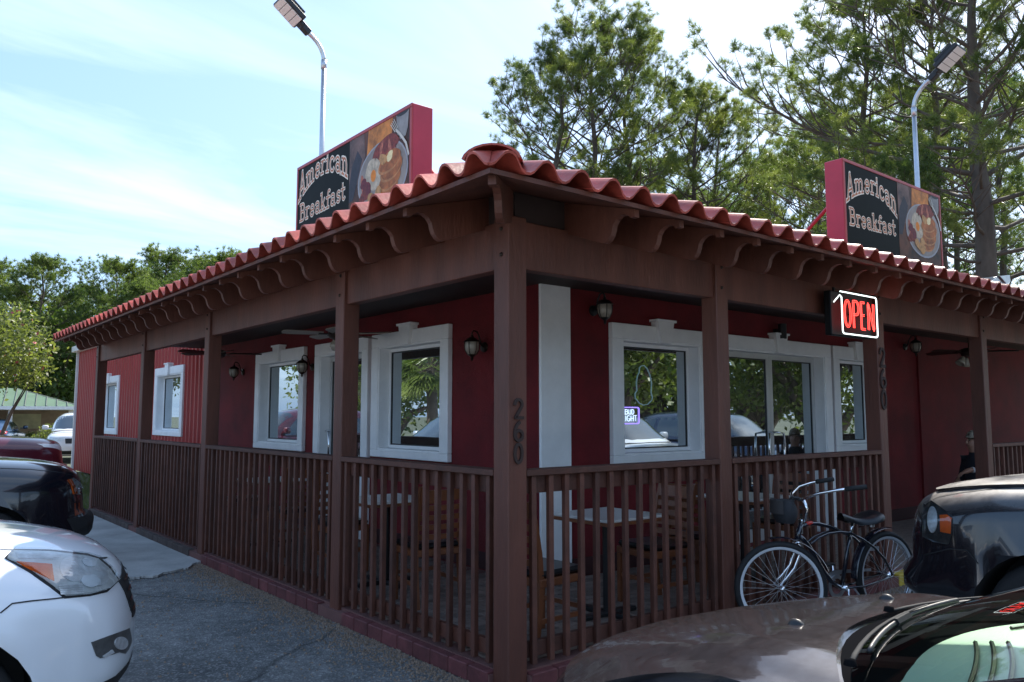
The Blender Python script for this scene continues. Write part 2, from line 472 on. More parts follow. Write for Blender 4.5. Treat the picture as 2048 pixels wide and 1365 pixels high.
# openings: (outer trim a0, a1, z0, z1)
WL = [(3.18, 4.81, 1.12, 2.565), (6.73, 8.50, 1.11, 2.565)]
WC = [(12.16, 14.1, 1.2, 2.585), (17.2, 19.14, 1.15, 2.58)]
WR = [(2.71, 4.24, 1.125, 2.52), (6.86, 8.12, 1.125, 2.52)]
DL, DR = (4.90, 6.38, DECK, 2.56), (4.42, 6.80, DECK, 2.52)
TW = .155
def hole(w, door=False): return (w[0]+TW, w[1]-TW, w[2]+(0 if door else TW*.55), w[3]-TW)
wall('wall', XL, 1.8, 10.72, .08, 3.5, [hole(w) for w in WL]+[hole(DL, True)], MAT['stucco'])
wall('wall', XR, 2.0, 16.0, .08, 3.5, [hole(w) for w in WR]+[hole(DR, True)], MAT['stucco'])
part('pilaster', MB().box(1.803, 2.18, 1.772, 1.85, DECK, 2.83, c=.006), MAT['white'], B)
part('wall', MB().box(15.8, 16.0, 2.01, 22.3, 0, 3.49).box(2.05, 15.79, 22.1, 22.3, 0, 3.49), MAT['corr'], B)
part('base_course', MB().box(1.785, 1.9, 1.81, 10.7, DECK, .28).box(2.2, 4.4, 1.782, 1.9, DECK, .28).box(6.82, 15.9, 1.782, 1.9, DECK, .28),
     M('dark_base', (.05, .012, .012), .8), B)
part('wall_seam', MB().box(9.36, 9.42, 1.77, 1.85, .28, 2.83), MAT['stucco'], B)
# ribbed metal siding of the rear half
def siding(a0, a1, z0, z1, holes):
    mb = MB(); p = .225; n = int((a1-a0)/p)
    prof = [(0, 0), (.05, 0), (.075, -.03), (.125, -.03), (.15, 0)]
    for i in range(n):
        base = a0+i*p
        pts = [(base+q, d) for q, d in prof]+[(base+p, 0)]
        for (u, du), (v, dv_) in zip(pts, pts[1:]):
            mid = (u+v)/2; segs = [(z0, z1)]
            for h in holes:
                if h[0]-.02 < mid < h[1]+.02: segs = [(z0, h[2]), (h[3], z1)]
            for s0, s1 in segs:
                mb.add([XL(u, du, s0), XL(v, dv_, s0), XL(v, dv_, s1), XL(u, du, s1)], [(0, 1, 2, 3)])
    return part('metal_siding', mb, MAT['corr'], B)
siding(10.74, 22.3, .06, 3.5, [hole(w) for w in WC])
part('corner_trim', MB().box(1.74, 1.86, 22.26, 22.36, 0, 3.5), MAT['white'], B)
part('corner_trim', MB().box(1.76, 1.86, 10.70, 10.78, DECK, 2.83), MAT['corr'], B)
part('eave_trim', MB().box(1.62, 1.86, 11.3, 22.42, 3.44, 3.60, c=.01), MAT['white'], B)
part('flat_roof', MB().box(1.87, 16.0, 1.81, 22.3, 3.502, 3.56), MAT['roofing'], B)

def window(w, fn, glassdoor=None, key=True):
    a0, a1, z0, z1 = w
    o0, o1, b0, b1 = hole(w, glassdoor is not None)
    mb = MB()
    abox(mb, fn, a0, a1, -.06, .0, b1, z1, c=.006)
    abox(mb, fn, a0, o0, -.06, .0, b0, b1-.001, c=.006); abox(mb, fn, o1, a1, -.06, .0, b0, b1-.001, c=.006)
    if glassdoor is None: abox(mb, fn, a0, a1, -.06, .0, z0, b0-.001, c=.006)
    win = part('door_surround' if glassdoor else 'window', mb, MAT['white'], B)
    jb = MB()
    abox(jb, fn, o0-.001, o0+.018, -.045, .15, b0, b1); abox(jb, fn, o1-.018, o1+.001, -.045, .15, b0, b1)
    abox(jb, fn, o0+.019, o1-.019, -.045, .15, b1-.018, b1+.001)
    if not glassdoor: abox(jb, fn, o0+.019, o1-.019, -.045, .15, b0-.001, b0+.018)
    part('jamb', jb, MAT['white'], win)
    i0, i1, c0, c1 = o0+.019, o1-.019, b0+.019, b1-.019
    if key:
        m = (a0+a1)/2; s = 1
        kb = MB()
        kb.prism([(m-.085, b1-.012), (m+.085, b1-.012), (m+.125, z1+.05), (m-.125, z1+.05)], lambda a, z, d: fn(a, d, z), -.10, .005)
        abox(kb, fn, m-.15, m+.15, -.115, .005, z1+.051, z1+.075)
        part('keystone', kb, MAT['white'], win)
    def leaf(u0, u1, name, handle=0):
        f = MB(); t = .036 if not glassdoor else .06
        abox(f, fn, u0, u1, .09, .13, c1-t, c1); abox(f, fn, u0, u1, .09, .13, c0 if not glassdoor else DECK+.01, (c0 if not glassdoor else DECK+.01)+t*(1 if not glassdoor else 2.5))
        zb = (c0 if not glassdoor else DECK+.01)+t*(1 if not glassdoor else 2.5)
        abox(f, fn, u0, u0+t, .09, .13, zb+.0005, c1-t-.0005); abox(f, fn, u1-t, u1, .09, .13, zb+.0005, c1-t-.0005)
        fr = part(name, f, MAT['white'] if not glassdoor else MAT['alu'], win)
        g = MB(); abox(g, fn, u0+t-.005, u1-t+.005, .108, .116, zb-.005, c1-t+.005)
        part('pane', g, MAT['pane'], win)
        gs = MB()          # dark rubber glazing bead
        for (p, q, r_, s_) in ((u0+t, u1-t, zb, zb+.014), (u0+t, u1-t, c1-t-.014, c1-t), (u0+t, u0+t+.014, zb+.0145, c1-t-.0145), (u1-t-.014, u1-t, zb+.0145, c1-t-.0145)):
            abox(gs, fn, p, q, .100, .107, r_, s_)
        part('glazing_bead', gs, MAT['black'], win)
        if handle:
            a = u1-t/2 if handle > 0 else u0+t/2
            hb = MB()
            a2 = a-handle*.0
            pts = [fn(a, .088, 1.40), fn(a-.0*handle, .03, 1.40), fn(a+(-.12)*handle, .015, 1.385), fn(a+(-.13)*handle, .012, 1.20), fn(a+(-.12)*handle, .015, 1.06), fn(a, .03, 1.045), fn(a, .088, 1.045)]
            hb.tube(pts, .013, 8)
            part('pull_handle', hb, MAT['chrome'], win, True)
    if glassdoor == 2:
        mid = (i0+i1)/2
        leaf(i0, mid-.003, 'door_leaf', 1); leaf(mid+.003, i1, 'door_leaf', -1)
    elif glassdoor == 1: leaf(i0, i1, 'door_leaf', 1)
    else: leaf(i0, i1, 'sash')
    return win
for w in WL+WC: window(w, XL)
for w in WR: window(w, XR)
window(DL, XL, 1); window(DR, XR, 2)

zs_ = lambda o: 2.812+.27*(o+.60)-.004
# porch timber ------------------------------------------------------------
PW = .145
PL = [0.0, 2.13, 5.39, 8.09, 10.92]
PR = [2.035, 4.52, 7.0, 9.6, 12.2, 14.8]
for y in PL: part('porch_post', MB().box(0, PW, y, y+PW, -.004, 2.815, c=.006), MAT['brown'], B)
for x in PR: part('porch_post', MB().box(x, x+PW, 0, PW, -.004, 2.815, c=.006), MAT['brown'], B)
bolt = MB().lathe([(0, .012), (.008, .011), (.013, .006), (.014, 0)], 10).mesh('bolt', MAT['blackmetal'], True)
for y in PL:
    for z in (2.58, 2.74): link('bolt', bolt, B, (-.0005, y+PW*.5+rng.uniform(-.01, .01), z), (0, -math.pi/2, 0))
for x in PR:
    for z in (2.58, 2.74): link('bolt', bolt, B, (x+PW*.5+rng.uniform(-.01, .01), -.0005, z), (math.pi/2, 0, 0))
for y0, y1 in zip(PL, PL[1:]):
    part('beam', MB().box(.03, .115, y0+PW-.01, y1+.01, 2.50, 2.80, c=.005), MAT['brown'], B)
for x0, x1 in zip([0.0]+PR, PR+[16.0]):
    part('beam', MB().box(x0+PW-.01, x1+.01, .03, .115, 2.50, 2.80, c=.005), MAT['brown'], B)
part('gap_shade_board', MB().box(.06, .10, .11, 11.0, 2.795, zs_(.06)), MAT['ceiling'], B)  # dark boards stand in for the shaded gap above the beams
part('gap_shade_board', MB().box(.101, 16.0, .06, .10, 2.795, zs_(.06)), MAT['ceiling'], B)
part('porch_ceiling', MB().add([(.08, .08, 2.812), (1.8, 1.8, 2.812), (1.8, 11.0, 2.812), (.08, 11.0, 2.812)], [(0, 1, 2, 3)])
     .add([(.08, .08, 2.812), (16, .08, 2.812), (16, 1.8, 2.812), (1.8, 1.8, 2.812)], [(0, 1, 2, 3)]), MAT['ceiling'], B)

# railings ---------------------------------------------------------------
bal = MB().box(-.018, .018, -.018, .018, 0, 1.105, c=.003).mesh('baluster', MAT['brown2'])
def railing(p0, p1, side):
    L = p1-p0
    def m(mb, a0, a1, d0, d1, z0, z1, c):
        if side == 'L': mb.box(d0, d1, a0, a1, z0, z1, c=c)
        else: mb.box(a0, a1, d0, d1, z0, z1, c=c)
    mb = MB(); m(mb, p0, p1, -.004, .12, 1.238, 1.276, .004)
    rail = part('railing', mb, MAT['brown2'], B)
    mb = MB(); m(mb, p0, p1, .047, .085, 1.13, 1.236, .003); part('upper_rail', mb, MAT['brown2'], rail)
    mb = MB(); m(mb, p0, p1, .047, .085, .165, .255, .003); part('lower_rail', mb, MAT['brown2'], rail)
    n = max(3, round(L/.137)); st = L/n
    for i in range(n):
        a = p0+st*(i+.5)+rng.uniform(-.006, .006)
        loc = (.027, a, .132) if side == 'L' else (a, .027, .132)
        link('baluster', bal, rail, loc, (rng.uniform(-.004, .004), rng.uniform(-.004, .004), rng.uniform(-.06, .06)))
for y0, y1 in zip(PL, PL[1:]): railing(y0+PW+.001, y1-.001, 'L')
railing(PW+.001, PR[0]-.001, 'R'); railing(PR[0]+PW+.001, PR[1]-.001, 'R')
for x0, x1 in zip(PR[2:], PR[3:]): railing(x0+PW+.001, x1-.001, 'R')

# kerb of painted bricks under the rail -------------------------------------
kg_mesh = MB().box(-.098, .098, -.055, .055, 0, .098, c=.005).mesh('kerb_brick', M('kerb_brown', (.085, .06, .052), .85, var=.3, vs=6, bump=.3, rnd=.1))
kb_mesh = MB().box(-.098, .098, -.055, .055, 0, .098, c=.005).mesh('kerb_brick', MAT['kerbred'])
kerb = tag(part('kerb', MB().box(-.026, .08, PW, 11.0, 0, .085).box(PW, 16.0, -.026, .08, 0, .085), MAT['mortar']), kind='structure')
y = PW+.11
while y < 10.8:
    if not any(p-.1 < y < p+PW+.1 for p in PL): link('kerb_brick', kb_mesh if y < 5.3 else kg_mesh, kerb, (.02+rng.uniform(-.003, .003), y, rng.uniform(-.002, .002)), (0, 0, math.pi/2+rng.uniform(-.012, .012)))
    y += .206
ym = MB().box(-.098, .098, -.055, .055, 0, .11, c=.006).mesh('kerb_brick', MAT['yellow'])
x = PW+.11
while x < 14:
    if not any(p-.1 < x < p+PW+.1 for p in PR):
        y_ = PR[1]+PW < x < PR[2]
        link('kerb_brick', ym if y_ else kb_mesh, kerb, (x, .02+rng.uniform(-.003, .003), rng.uniform(-.002, .002)), (0, 0, rng.uniform(-.012, .012)))
    x += .206

# corbels, sheathing, tiles ----------------------------------------------------
SL = .27
TH = math.atan(SL)
EO, EZ = -.60, 2.812
def corb(scale=1.0, t=.042):
    pr = [(-.548, EZ+SL*.052-.003), (-.548, 2.776), (-.515, 2.776), (-.505, 2.790), (-.470, 2.806), (-.430, 2.806), (-.395, 2.788), (-.372, 2.760), (-.364, 2.728),
          (-.352, 2.698), (-.332, 2.674), (-.305, 2.660), (-.275, 2.664), (.06, 2.785), (.06, EZ+SL*.66-.003)]
    if scale != 1.0:
        pr = [(o*scale, z) for o, z in pr]
    mb = MB(); mb.prism(pr, lambda a, z, d: (a, d, z), -t/2, t/2)
    me = mb.mesh('corbel', MAT['brown'])
    bm = bmesh.new(); bm.from_mesh(me); bmesh.ops.recalc_face_normals(bm, faces=bm.faces); bm.to_mesh(me); bm.free()
    return me
cm = corb()
y = .296
for k in range(24): link('corbel', cm, B, (0, y+k*.4537, 0))
for k in range(36): link('corbel', cm, B, (.54+k*.416, 0, 0), (0, 0, math.pi/2))
cd = corb(1.40)
link('corbel', cd, B, (0, 0, 0), (0, 0, math.pi/4))

zs = lambda o: EZ+SL*(o-EO)
rf = MB()
def slab(poly, t0, t1, zf):
    n = len(poly)
    v = [(a, b, zf(a, b)+t0) for a, b in poly]+[(a, b, zf(a, b)+t1) for a, b in poly]
    rf.add(v, [tuple(range(n)), tuple(range(2*n-1, n-1, -1))]+[(i, i+n, (i+1) % n+n, (i+1) % n) for i in range(n)])
slab([(EO, EO), (1.8, 1.8), (1.8, 11.25), (EO, 11.25)], 0, .026, lambda a, b: zs(a))
slab([(EO, EO), (16.2, EO), (16.2, 1.8), (1.8, 1.8)], 0, .026, lambda a, b: zs(b)+.0008)
roof = part('roof', rf, MAT['brown'], B)
part('gable_board', MB().add([(-.3, 11.06, zs(-.3)), (1.8, 11.06, 2.82), (1.8, 11.06, zs(1.8))], [(0, 1, 2)]), MAT['brown'], B)
PITCH_T = .25
def tile_mesh():
    n = 11; v = []; LEN = .45; t = .014
    A = .043
    def zz(q):
        w = math.cos(2*math.pi*(q-.42))
        return A*(.55*w+.45*math.sin(math.pi/2*w))+A*1.05
    prof = [(-.008+(PITCH_T+.022)*i/n, zz((-.008+(PITCH_T+.022)*i/n)/PITCH_T)) for i in range(n+1)]
    for u in (0, LEN):
        for a, z in prof: v.append((u, a, z))
        for a, z in prof: v.append((u, a, z-t))
    w = n+1; f = []
    for i in range(n):
        f += [(i, i+1, 2*w+i+1, 2*w+i), (w+i, 3*w+i, 3*w+i+1, w+i+1), (i, w+i, w+i+1, i+1), (2*w+i, 2*w+i+1, 3*w+i+1, 3*w+i)]
    f += [(0, 2*w, 3*w, w), (n, w+n, 3*w+n, 2*w+n)]
    mb = MB(); mb.add(v, f)
    me = mb.mesh('roof_tile', MAT['tile'], 40)
    bm = bmesh.new(); bm.from_mesh(me); bmesh.ops.recalc_face_normals(bm, faces=bm.faces); bm.to_mesh(me); bm.free()
    return me
tmesh = tile_mesh()
EXPO = .37*math.cos(TH)
ROWS = 7
extra = MB()
def put_tile(row, a, side):
    u = EO-.045+row*EXPO
    z = zs(u)+.030+.012
    tilt = -TH+.030+rng.uniform(-.006, .006)
    j = rng.uniform(-.004, .004)
    if side == 'L': loc, rot = (u, a+j, z), (0, tilt, rng.uniform(-.008, .008))
    else: loc, rot = (a+PITCH_T+j, u, z), (0, tilt, math.pi/2+rng.uniform(-.008, .008))
    if a < u+.52:          # cut along the hip
        bm = bmesh.new(); bm.from_mesh(tmesh)
        bm.transform(Matrix.Translation(loc) @ Euler(rot).to_matrix().to_4x4())
        bmesh.ops.bisect_plane(bm, geom=bm.verts[:]+bm.edges[:]+bm.faces[:], plane_co=(0, 0, 0), plane_no=(1, -1, 0) if side == 'L' else (-1, 1, 0), clear_outer=True)
        if bm.faces:
            me = bpy.data.meshes.new('roof_tile'); bm.to_mesh(me); me.materials.append(MAT['tile']); link('roof_tile', me, roof)
        bm.free(); return
    if row < 1 or (row < 2 and a < 9.5):
        link('roof_tile', tmesh, roof, loc, rot)
    else:
        Mx = Matrix.Translation(loc) @ Euler(rot).to_matrix().to_4x4()
        extra.add([tuple(Mx @ q.co) for q in tmesh.vertices], [tuple(p.vertices) for p in tmesh.polygons])
for row in range(ROWS):
    st = EO-.05+row*EXPO
    k = 0
    while True:
        a = EO-.03+k*PITCH_T
        if a > 11.05: break
        if a+PITCH_T*1.0 > st: put_tile(row, a, 'L')
        k += 1
    k = 0
    while True:
        a = EO-.06+k*PITCH_T
        if a > 15.9: break
        if a+PITCH_T*1.0 > st: put_tile(row, a, 'R')
        k += 1
eo = part('tile_field', extra, MAT['tile'], roof, 40); tag(eo, kind='stuff')
# hip caps
hd = Vector((1, 1, SL)).normalized(); hs = Vector((1, -1, 0)).normalized(); hu = hs.cross(hd).normalized()
def cap(u, r0, r1, L, lift):
    mb = MB(); n = 10; v = []
    for t_, rr in ((0, r0), (L, r1)):
        for th in (0, .016):
            for i in range(n+1):
                q = math.pi*(.06+.88*i/n)
                p = hd*(u+t_)+hs*math.cos(q)*(rr-th)*1.05+hu*(math.sin(q)*(rr-th)*.62+lift)
                v.append((EO+p.x, EO+p.y, EZ+.03+p.z))
    w = n+1; f = []
    for i in range(n):
        f += [(i, i+1, 2*w+i+1, 2*w+i), (w+i, 3*w+i, 3*w+i+1, w+i+1), (i, w+i, w+i+1, i+1), (2*w+i, 2*w+i+1, 3*w+i+1, 3*w+i)]
    f += [(0, 2*w, 3*w, w), (n, w+n, 3*w+n, 2*w+n)]
    mb.add(v, f)
    part('hip_tile', mb, MAT['tile'], roof, 40)
for k in range(8):
    cap(.06+k*.40, .150, .128, .47, .034)
# ---------------------------------------------------------------- stroke lettering
def arc(cx, cy, rx, ry, a0, a1, n=14):
    return [(cx+rx*math.cos(R(a0+(a1-a0)*i/n)), cy+ry*math.sin(R(a0+(a1-a0)*i/n))) for i in range(n+1)]
def sf(x, y, w=.13): return [(x-w, y), (x+w, y)]
GL = {
 'A': (.88, [[(.12, .03), (.42, .97)], [(.42, .97), (.74, .03)], [(.22, .34), (.63, .34)], sf(.12, .03), sf(.74, .03)]),
 'm': (1.08, [[(.14, .03), (.14, .62)], arc(.32, .42, .18, .2, 175, 0)+[(.5, .03)], arc(.68, .42, .18, .2, 175, 0)+[(.86, .03)], sf(.14, .03, .1), sf(.5, .03, .1), sf(.88, .03, .1), [(.04, .6), (.14, .6)]]),
 'e': (.66, [[(.06, .34), (.56, .34)]+arc(.31, .32, .25, .3, 5, 320, 22)]),
 'r': (.54, [[(.15, .03), (.15, .62)], arc(.36, .38, .2, .24, 175, 60), sf(.16, .03, .12), [(.04, .6), (.15, .6)]]),
 'i': (.34, [[(.16, .03), (.16, .6)], sf(.16, .03, .12), [(.05, .58), (.16, .58)], [(.16, .80), (.16, .88)]]),
 'c': (.62, [arc(.32, .32, .25, .3, 40, 320, 22)]),
 'a': (.68, [arc(.27, .47, .22, .15, 150, 0)+[(.49, .1), (.58, .03)], arc(.29, .19, .2, .16, 20, 340, 20)]),
 'n': (.72, [[(.14, .03), (.14, .62)], arc(.33, .40, .19, .22, 175, 0)+[(.52, .03)], sf(.14, .03, .1), sf(.54, .03, .1), [(.04, .6), (.14, .6)]]),
 'B': (.80, [[(.16, .03), (.16, .97)], [(.06, .97), (.36, .97)]+arc(.38, .75, .24, .22, 90, -90)+[(.16, .53)], [(.38, .53)]+arc(.42, .28, .27, .25, 90, -90)+[(.06, .03)]]),
 'k': (.70, [[(.14, .03), (.14, .95)], [(.14, .28), (.5, .6)], [(.28, .4), (.56, .03)], sf(.14, .03, .1), sf(.56, .03, .1), [(.03, .93), (.14, .93)]]),
 'f': (.46, [[(.18, .03), (.18, .72)]+arc(.33, .74, .15, .2, 180, 50), [(.04, .58), (.4, .58)], sf(.18, .03, .12)]),
 's': (.54, [arc(.27, .46, .17, .14, 40, 270, 12)+arc(.27, .18, .19, .14, 90, -140, 14)]),
 't': (.46, [[(.18, .85), (.18, .2)]+arc(.33, .2, .15, .17, 180, 320), [(.03, .58), (.4, .58)]]),
 '2': (.62, [arc(.3, .72, .23, .25, 170, -20)+[(.1, .05), (.56, .05)]]),
 '6': (.62, [arc(.50, .36, .43, .60, 112, 178), arc(.31, .28, .24, .25, 0, 360, 24)]),
 '0': (.62, [arc(.3, .5, .23, .46, 0, 360, 28)]),
 'O': (.62, [arc(.3, .5, .24, .48, 0, 360, 28)]), 'P': (.58, [[(.1, 0), (.1, 1), (.3, 1)]+arc(.32, .75, .2, .25, 90, -90)+[(.1, .5)]]),
 'E': (.5, [[(.42, 1), (.1, 1), (.1, 0), (.44, 0)], [(.1, .52), (.38, .52)]]), 'N': (.62, [[(.1, 0), (.1, 1), (.5, 0), (.5, 1)]]),
 'U': (.62, [[(.1, 1), (.1, .28)]+arc(.3, .28, .2, .28, 180, 360)+[(.5, 1)]]), 'D': (.6, [[(.1, 0), (.1, 1), (.22, 1)]+arc(.24, .5, .28, .5, 90, -90)+[(.1, 0)]]),
 'L': (.5, [[(.1, 1), (.1, 0), (.44, 0)]]), 'I': (.28, [[(.14, 0), (.14, 1)]]), 'G': (.64, [arc(.33, .5, .25, .5, 50, 350, 20)+[(.58, .42), (.36, .42)]]),
 'H': (.6, [[(.1, 0), (.1, 1)], [(.5, 0), (.5, 1)], [(.1, .5), (.5, .5)]]), 'T': (.52, [[(.02, 1), (.5, 1)], [(.26, 1), (.26, 0)]]),
}
def dense(pl, step=.05):
    out = [pl[0]]
    for (a, b), (c, d) in zip(pl, pl[1:]):
        n = max(1, int(math.hypot(c-a, d-b)/step))
        out += [(a+(c-a)*i/n, b+(d-b)*i/n) for i in range(1, n+1)]
    return out
def ribbon(pl, w):
    """2D ribbon polygons (quads) round a polyline, squared ends"""
    pts = dense(pl); q = []
    n = len(pts)
    lft, rgt = [], []
    for i, (x, y) in enumerate(pts):
        x0, y0 = pts[max(0, i-1)]; x1, y1 = pts[min(n-1, i+1)]
        L = math.hypot(x1-x0, y1-y0) or 1
        tx, ty = (x1-x0)/L, (y1-y0)/L
        closed = math.hypot(pts[0][0]-pts[-1][0], pts[0][1]-pts[-1][1]) < .02
        ex = 0 if closed else (w*.5 if i == n-1 else -w*.5 if i == 0 else 0)
        x += tx*ex; y += ty*ex
        lft.append((x-ty*w/2, y+tx*w/2)); rgt.append((x+ty*w/2, y-tx*w/2))
    return [(lft[i], rgt[i], rgt[i+1], lft[i+1]) for i in range(n-1)]
def text_mesh(txt, w, warp, yoff):
    out = []; tot = sum(GL[c][0]+.09 for c in txt)-.09; x = 0
    for c in txt:
        adv, st = GL[c]; adv += .09; mb = MB(); out.append(mb)
        for si, pl in enumerate(st):
            for quad in ribbon(pl, w):
                vv = []
                for a, b in quad:
                    u, v = warp((x+a)/tot, b)
                    vv.append((u, yoff-si*.00012, v))
                mb.add(vv, [(0, 1, 2, 3)])
        x += adv
    return out
def flat(name, pts, y, mat, parent):
    if name not in ('printed_photo', 'printed_glow', 'printed_cloth', 'printed_shadow'): pts = [((u-1.845)*.86+1.93, min(SH-.037, (v-.47)*.79+.68)) for u, v in pts]
    return part(name, MB().add([(u, y, v) for u, v in pts], [tuple(range(len(pts)))]), mat, parent)
def ell(cx, cy, rx, ry, rot=0, n=28, wob=0, seed=0):
    r_ = random.Random(seed); ph = [r_.uniform(0, 6.28) for _ in range(3)]
    out = []
    for i in range(n):
        a = 2*math.pi*i/n
        k = 1+wob*(math.sin(2*a+ph[0])+.7*math.sin(3*a+ph[1])+.5*math.sin(5*a+ph[2]))
        x, y = rx*math.cos(a)*k, ry*math.sin(a)*k
        out.append((cx+x*math.cos(rot)-y*math.sin(rot), cy+x*math.sin(rot)+y*math.cos(rot)))
    return out
def P(n, c, v=.25, vs=14): return M('print_'+n, c, .38, var=v, vs=vs, coord='pos', spec=.2)
PR_ = dict(bg=P('table', (.085, .026, .010), .9, 4), glow=P('glow', (.50, .17, .03), .7, 5), cloth=P('cloth', (.14, .075, .06), .7, 6), plate=P('plate', (.30, .25, .22), .35, 4), rim=P('rim', (.34, .33, .35), .2, 5),
           pan=P('pancake', (.38, .115, .03), .55, 12), pane_=P('pancake_edge', (.48, .20, .07), .45, 14), butter=P('butter', (.85, .68, .36), .2, 20), egg=P('egg', (.50, .40, .29), .4, 16), yolk=P('yolk', (.75, .22, .015), .2),
           bacon=P('bacon', (.20, .03, .018), .7, 24), bacon2=P('bacon_light', (.42, .12, .07), .6, 30), berry=P('berry', (.14, .012, .02), .6, 40), mug=P('mug', (.26, .24, .23), .4, 5), mugin=P('coffee', (.035, .03, .03), .1),
           fork=P('fork', (.60, .55, .48), .2), potato=P('potato', (.50, .25, .09), .4, 22), dark=P('shade', (.03, .022, .03), .4),
           let=M('lettering_fill', (.46, .12, .02), .35, var=.3, vs=9), out=M('lettering_outline', (.86, .74, .60), .3, var=.1), outd=M('lettering_shadow', (.10, .035, .012), .3, var=0))
SW, SH, SD = 2.46, 1.23, .225
def sign(label, loc, rz, up):
    S = thing('roof_sign', label, 'sign', loc, rz, 'breakfast signs on the roof')
    cab = part('cabinet', MB().box(0, SW, .012, SD, 0, SH, c=.006), MAT['signred'], S)
    fr = MB()
    for a in ((0, SW, SH-.035, SH), (0, SW, 0, .035), (0, .035, .0355, SH-.0355), (SW-.035, SW, .0355, SH-.0355)):
        fr.box(a[0], a[1], 0, .014, a[2], a[3], c=.003)
    part('retainer', fr, M('sign_retainer', (.38, .05, .05), .35, .2), S)
    face = part('face_panel', MB().box(.03, SW-.03, .006, .02, .03, SH-.03), MAT['signblack'], S)
    y0 = .0045
    u0 = 1.27
    flat('printed_photo', [(u0, .032), (SW-.036, .032), (SW-.036, SH-.036), (u0+.0, SH-.036)], y0, PR_['bg'], face)
    flat('printed_glow', [(1.62, .86), (1.75, .80), (2.1, .98), (2.12, SH-.037), (1.66, SH-.037)], y0-.0007, PR_['glow'], face)
    flat('printed_cloth', [(u0+.002, .75), (1.45, .70), (1.60, .95), (1.57, SH-.037), (u0+.002, SH-.037)], y0-.0010, PR_['cloth'], face)
    flat('printed_shadow', [(u0+.002, .55), (1.36, .56), (1.54, .94), (1.44, 1.05), (1.32, .9), (u0+.002, .72)], y0-.0014, PR_['dark'], face)
    c, d = 1.845, .47
    flat('printed_plate', ell(c, d, .55, .43), y0-.0018, PR_['rim'], face)
    flat('printed_plate', ell(c, d+.004, .525, .405), y0-.0022, PR_['plate'], face)
    flat('printed_bacon', ell(1.92, .80, .27, .13, .15, 28, .08, 3), y0-.0026, PR_['bacon'], face)
    for k in range(5):
        flat('printed_bacon', ell(1.74+.09*k, .79+.025*math.sin(k*2), .028, .105, -.5+.25*k, 18, .12, k), y0-.0030, PR_['bacon2'] if k % 2 else PR_['bacon'], face)
    flat('printed_egg', ell(1.66, .53, .19, .20, .3, 30, .06, 5), y0-.0030, PR_['egg'], face)
    flat('printed_yolk', ell(1.66, .515, .058, .075, .1), y0-.0034, PR_['yolk'], face)
    for k in range(6):
        flat('printed_berry', ell(1.42+.055*(k % 3)+.02*(k//3), .30+.055*k % .2, .075, .065, k, 16, .1, k+20), y0-.0034-.0003*k, PR_['berry'] if k % 2 else PR_['bacon'], face)
    flat('printed_bacon', ell(1.44, .42, .055, .17, .25, 20, .1, 9), y0-.0036, PR_['bacon2'], face)
    for k, (a, b) in enumerate(((1.98, .30), (2.03, .40), (2.06, .51), (2.02, .61))):
        flat('printed_pancake', ell(a-.01, b-.028, .235, .115, .18, 26, .02, k), y0-.0040-.0008*k, PR_['pane_'], face)
        flat('printed_pancake', ell(a, b, .225, .115, .18, 26, .02, k), y0-.0044-.0008*k, PR_['pan'], face)
    flat('printed_butter', ell(2.02, .66, .075, .055, .4, 20, .1, 2), y0-.0074, PR_['butter'], face)
    for k, (a, b) in enumerate(((1.70, .20), (1.80, .16), (1.78, .28), (1.62, .24), (1.88, .66))):
        flat('printed_potato', ell(a, b, .085, .065, k*.7, 18, .08, k+40), y0-.0078-.0002*k, PR_['potato'], face)
    flat('printed_mug', [(2.14, 1.12), (2.40, 1.13), (2.38, .90), (2.34, .82), (2.24, .80), (2.17, .86)], y0-.0026, PR_['mug'], face)
    flat('printed_coffee', ell(2.27, 1.125, .13, .05), y0-.0030, PR_['mugin'], face)
    fk = MB()
    for q in ribbon([(2.41, .58), (2.36, .72), (2.24, .86), (2.16, .93)], .032): fk.add([((a-1.845)*.86+1.93, y0-.0090, (b-.47)*.79+.68) for a, b in q], [(0, 1, 2, 3)])
    for k in range(4):
        for q in ribbon([(2.16+.018*k-.03, .92+.012*k), (2.06+.022*k-.02, 1.03+.016*k)], .010): fk.add([((a-1.845)*.86+1.93, y0-.0090, (b-.47)*.79+.68) for a, b in q], [(0, 1, 2, 3)])
    part('printed_fork', fk, PR_['fork'], face)
    def w1(t, b):
        x = .06+1.18*t
        k = (2*t-1)**2
        base = .745+up+.185*(1-k); s = .235+.075*k
        return x, base+s*b
    def w2(t, b): return .10+1.08*t, .485+up*1.3+.03*t+.20*b
    for nm, w, txt in (('arched_word', w1, 'American'), ('lower_word', w2, 'Breakfast')):
        for m_ in text_mesh(txt, .185, w, y0-.0004): part('letter_outline', m_, PR_['out'], face)
        for m_ in text_mesh(txt, .085, w, y0-.0020): part('letter_fill', m_, PR_['let'], face)
    for u in (.35, SW-.35):
        part('strut', MB().tube([(u, SD-.01, .95), (u, SD+1.0, .12)], .022, 6), MAT['signred'], S)
        part('foot', MB().box(u-.04, u+.04, .05, .15, -.28, .0), MAT['signred'], S)
    return S
sign('red cabinet breakfast sign over the left eave, beside the hip corner', (.70, 4.72, 3.18), -math.pi/2, .075)
sign('red cabinet breakfast sign over the right eave, above the neon open sign', (5.34, .70, 3.235), 0, 0.)

